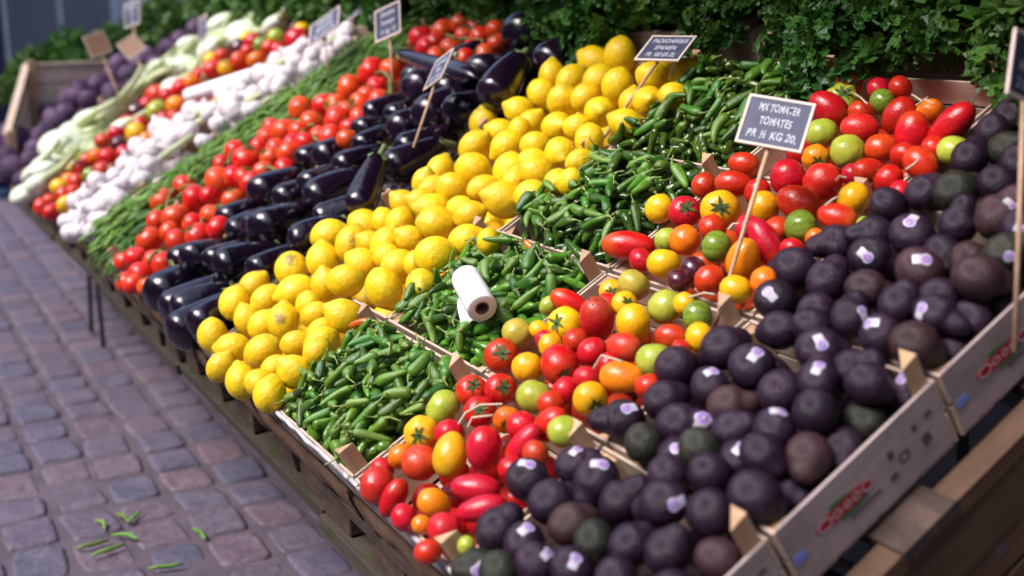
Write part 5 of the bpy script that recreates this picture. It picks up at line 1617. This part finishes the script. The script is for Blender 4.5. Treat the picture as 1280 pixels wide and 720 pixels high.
# ------------------------------------------------------------------ price signs
def text_mesh(s, size):
    cu = bpy.data.curves.new('lettering', 'FONT')
    cu.body = s
    cu.size = size
    cu.shear = 0.15
    cu.align_x = 'CENTER'
    cu.align_y = 'CENTER'
    cu.offset = 0.0003
    cu.space_character = 1.05
    t = bpy.data.objects.new('lettering', cu)
    COL.objects.link(t)
    dg = bpy.context.evaluated_depsgraph_get()
    me = bpy.data.meshes.new_from_object(t.evaluated_get(dg))
    bpy.data.objects.remove(t)
    rr = random.Random(s)
    for v in me.vertices:             # unsteady hand
        v.co.x += 0.0005 * math.sin(v.co.y * 900 + rr.random()); v.co.y += 0.0008 * math.sin(v.co.x * 260 + len(s))
    me.materials.clear(); me.materials.append(M['chalk'])
    return me
def sign(tl, tr, bl, base, lines, label, sgn=1, back=False, rho=1.25, lean=0.0, n_base=-0.06, dz=0.0):
    pb = hit(*base, n_base)
    Z = depth(pb) + dz
    un = lambda c: CAM + ray(*c) * Z
    a, b_ = Vector((tr[0] - tl[0], tr[1] - tl[1])), Vector((bl[0] - tl[0], bl[1] - tl[1]))
    c = -(a.dot(b_))
    A2, B2 = a.length_squared, b_.length_squared
    q = A2 - rho * rho * B2
    s2 = (-q + math.sqrt(q * q + 4 * rho * rho * c * c)) / 2
    az = sgn * math.sqrt(max(s2, 1e-6))
    bz = c / az if abs(az) > 0.5 else 0.0
    k = Z / F_PX
    X = (CR * a.x - CU * a.y + FWD * az) * k
    Y = -(CR * b_.x - CU * b_.y + FWD * bz) * k
    w, h = X.length / 2, Y.length / 2
    X.normalize(); Y = (Y - X * Y.dot(X)).normalized()
    Zv = X.cross(Y)
    ctr = un(((tr[0] + bl[0]) / 2, (tr[1] + bl[1]) / 2))
    m = Matrix((X, Y, Zv)).transposed().to_4x4()
    m.translation = ctr
    o = empty('price_sign', m, label=label, cat='sign', group='chalkboard price signs')
    t = 0.0022
    fw = min(w, h) * 0.11
    fb = MB()
    for (cx, cy, hx, hy) in ((0, h - fw / 2, w, fw / 2), (0, -h + fw / 2, w, fw / 2), (-w + fw / 2, 0, fw / 2, h - fw), (w - fw / 2, 0, fw / 2, h - fw)):
        fb.box((cx, cy, 0), (hx, hy, t))
    obj('frame', fb.mesh('frame', M['frame'], bevel=0.0007), o)
    if back:
        obj('board_back', MB().box((0, 0, 0), (w - fw, h - fw, t * 0.5)).mesh('board_back', M['stick']), o)
    else:
        obj('board', MB().box((0, 0, 0), (w - fw, h - fw, t * 0.5)).mesh('board', M['slate']), o)
        n = len(lines)
        for i, (s, sx) in enumerate(lines):
            y = h * (0.56 - 1.08 * i / max(1, n - 1))
            me = text_mesh(s, h * 0.44)
            ext = max(v.co.x for v in me.vertices)
            f = min(1.25, w * 0.80 * sx / ext)
            obj('lettering', me, o, Matrix.Translation((0, y - h * 0.02, t * 0.5 + 0.0004)) @ Matrix.Diagonal((f, 1, 1, 1)))
    att = m @ Vector((0, -h * 0.75, -t - 0.0032))
    inv = m.inverted()
    st = MB().tube([inv @ att, inv @ pb], 0.0034, 8)
    obj('stick', st.mesh('stick', M['stick'], smooth=True), o)
sign((820, 38), (870.5, 47), (793, 74), (735, 200), [('PADRONPEBER', 1), ('SPANIEN', .62), ('PR. 100 GR 20,', .82)], 'chalkboard price sign reading PADRONPEBER on a wooden stick', -1, lean=0, dz=0.0)
sign((942.5, 113), (1018, 132), (920, 176), (890, 420), [('MX TOMATER', .78), ('TOMATES', .62), ('PR ½ KG 20,', .95)], 'chalkboard price sign standing in the mixed tomatoes', -1)
sign((1255.6, 41), (1334, 54), (1244, 122), (1268, 440), [('HASS', .6), ('AVOCADO', .8), ('2 STK 20,', .8)], 'chalkboard price sign standing in the avocados', 1)
sign((543.6, 71), (568.5, 63.6), (528, 111), (497, 243), [('Cornett', .8), ('Stk', .4), ('15 / 2 stk', .85)], 'small slanting chalkboard sign standing in the eggplants', -1)
sign((466, 10), (501.5, 3.4), (468, 51), (492, 132), [('Danske', .7), ('Tomater', .75), ('½ kg 15', .75)], 'upright chalkboard sign standing in the vine tomatoes', -1)
sign((384, 28), (425, 6), (386, 60), (413, 121), [('GRØNNE', .7), ('BØNNER', .7), ('PR ½ KG 20,', .9)], 'tilted chalkboard sign standing in the green beans', -1)
sign((447, -6), (465, -6), (432, 23), (421, 68), [('HVID', .6), ('LØG', .5), ('STK 10,', .7)], 'slanting chalkboard sign half hidden behind the bean sign', -1)
sign((151, 3.5), (178, 2.5), (152, 33), (177, 112), [('FENNIKEL', .8), ('STK', .4), ('15,', .5)], 'chalkboard sign on a tall stick among the fennel', -1)
sign((244.5, 20), (263, 20), (244, 50), (251, 128), [('TOMAT', .7), ('MIX', .5), ('20,', .6)], 'narrow chalkboard sign standing by the white bag roll and garlic', -1)
sign((109, 50), (125, 35), (119, 75), (163, 153), [], 'price sign seen from its bare wooden back on a leaning stick', 1, True)
sign((148, 58), (165, 40), (163, 76), (186, 120), [], 'second bare wooden sign back low among the artichokes', 1, True)

# ------------------------------------------------------------------ beyond the stall: awning, wall, shop front, post
aw = empty('stall_awning', Matrix.Translation((2.2, 4.0, 0)), label='dark canvas awning stretched over the back of the stall', cat='awning')
b = MB()
vs = []
for i in range(13):
    for q in range(5):
        s, t = i / 12, q / 4
        vs.append((-1.25 + 2.75 * t, -12.0 + 12.1 * s, 2.30 + 0.50 * t - 0.05 * math.sin(math.pi * ((s * 6) % 1))))
fs = [(i * 5 + q, i * 5 + q + 1, (i + 1) * 5 + q + 1, (i + 1) * 5 + q) for i in range(12) for q in range(4)]
b.add(vs, fs)
obj('canopy', b.mesh('canopy', M['awning'], smooth=True), aw)
for y in (-11.8, -6.0, -0.05):
    obj('pole', MB().tube([(1.0, y, 0), (1.0, y, 2.74)], 0.025, 10).mesh('pole', M['metal'], smooth=True), aw)
for nm, loc, half, lab in (('building', (-9.5, 6.0, 0), (0.5, 22.0, 4.2), 'grey plastered house front across the cobbled street'), ('building', (-1.0, -11.0, 0), (9.0, 0.5, 4.5), 'grey plastered house closing the street behind the stall end')):
    hb2 = empty(nm, Matrix.Translation(loc), label=lab, cat='building')
    obj('wall', MB().box((0, 0, half[2]), half).mesh('wall', M['gwall2']), hb2)
    for k in range(8):
        for lv2 in range(2):
            if half[0] < 1:
                c2, h2 = (half[0] + 0.02, -18 + 5 * k, 1.9 + 3.6 * lv2), (0.03, 0.8, 1.1)
            else:
                c2, h2 = (-7 + 2 * k, half[1] + 0.02, 1.9 + 3.6 * lv2), (0.6, 0.03, 1.1)
            wd2 = obj('window', MB().box(c2, h2).mesh('window', M['gmetal'], bevel=0.006), hb2)
            d2 = (0.035, 0, 0) if half[0] < 1 else (0, 0.035, 0)
            obj('pane', MB().box([c2[q] + d2[q] for q in range(3)], [max(0.004, h2[q] - 0.06) if h2[q] > 0.1 else 0.004 for q in range(3)]).mesh('pane', M['glass']), wd2)
bw = empty('building', Matrix.Translation((3.9, 2, 0)), label='dark plastered building behind the herbs', cat='building')
obj('wall', MB().box((0.2, 0, 2.5), (0.2, 8.0, 2.5)).mesh('wall', M['wall']), bw)
for k in range(6):
    wdw = obj('window', MB().box((-0.02, -6.5 + 2.6 * k, 1.7), (0.02, 0.8, 1.0)).mesh('window', M['metal'], bevel=0.004), bw)
    obj('pane', MB().box((-0.045, -6.5 + 2.6 * k, 1.7), (0.004, 0.73, 0.93)).mesh('pane', M['glass']), wdw)
fw_ = empty('shop_front', Matrix.Translation((2.5, 17.0, 0)), label='grey shop front with tall windows across the end of the street', cat='building')
obj('wall', MB().box((0, 0.3, 3), (9, 0.3, 3)).mesh('wall', M['gwall']), fw_)
for k in range(9):
    wdw = obj('window', MB().box((-7.2 + 1.8 * k, -0.03, 1.75), (0.72, 0.03, 1.25)).mesh('window', M['gmetal'], bevel=0.006), fw_)
    for s in (-1, 1):
        obj('pane', MB().box((-7.2 + 1.8 * k + s * 0.34, -0.066, 1.75), (0.31, 0.004, 1.17)).mesh('pane', M['glass']), wdw)
pp_ = ground_hit(4, 246)
po = empty('navy_post', Matrix.Translation((pp_.x - 0.02, pp_.y, 0)), label='thick navy blue post standing on the street beyond the stall', cat='post')
obj('shaft', MB().tube([(0, 0, 0.06), (0, 0, 3.4)], 0.15, 20).mesh('shaft', M['navy'], smooth=True), po)
obj('foot', MB().tube([(0, 0, 0), (0, 0, 0.05), (0, 0, 0.09)], [0.20, 0.20, 0.17], 20).mesh('foot', M['navy']), po)
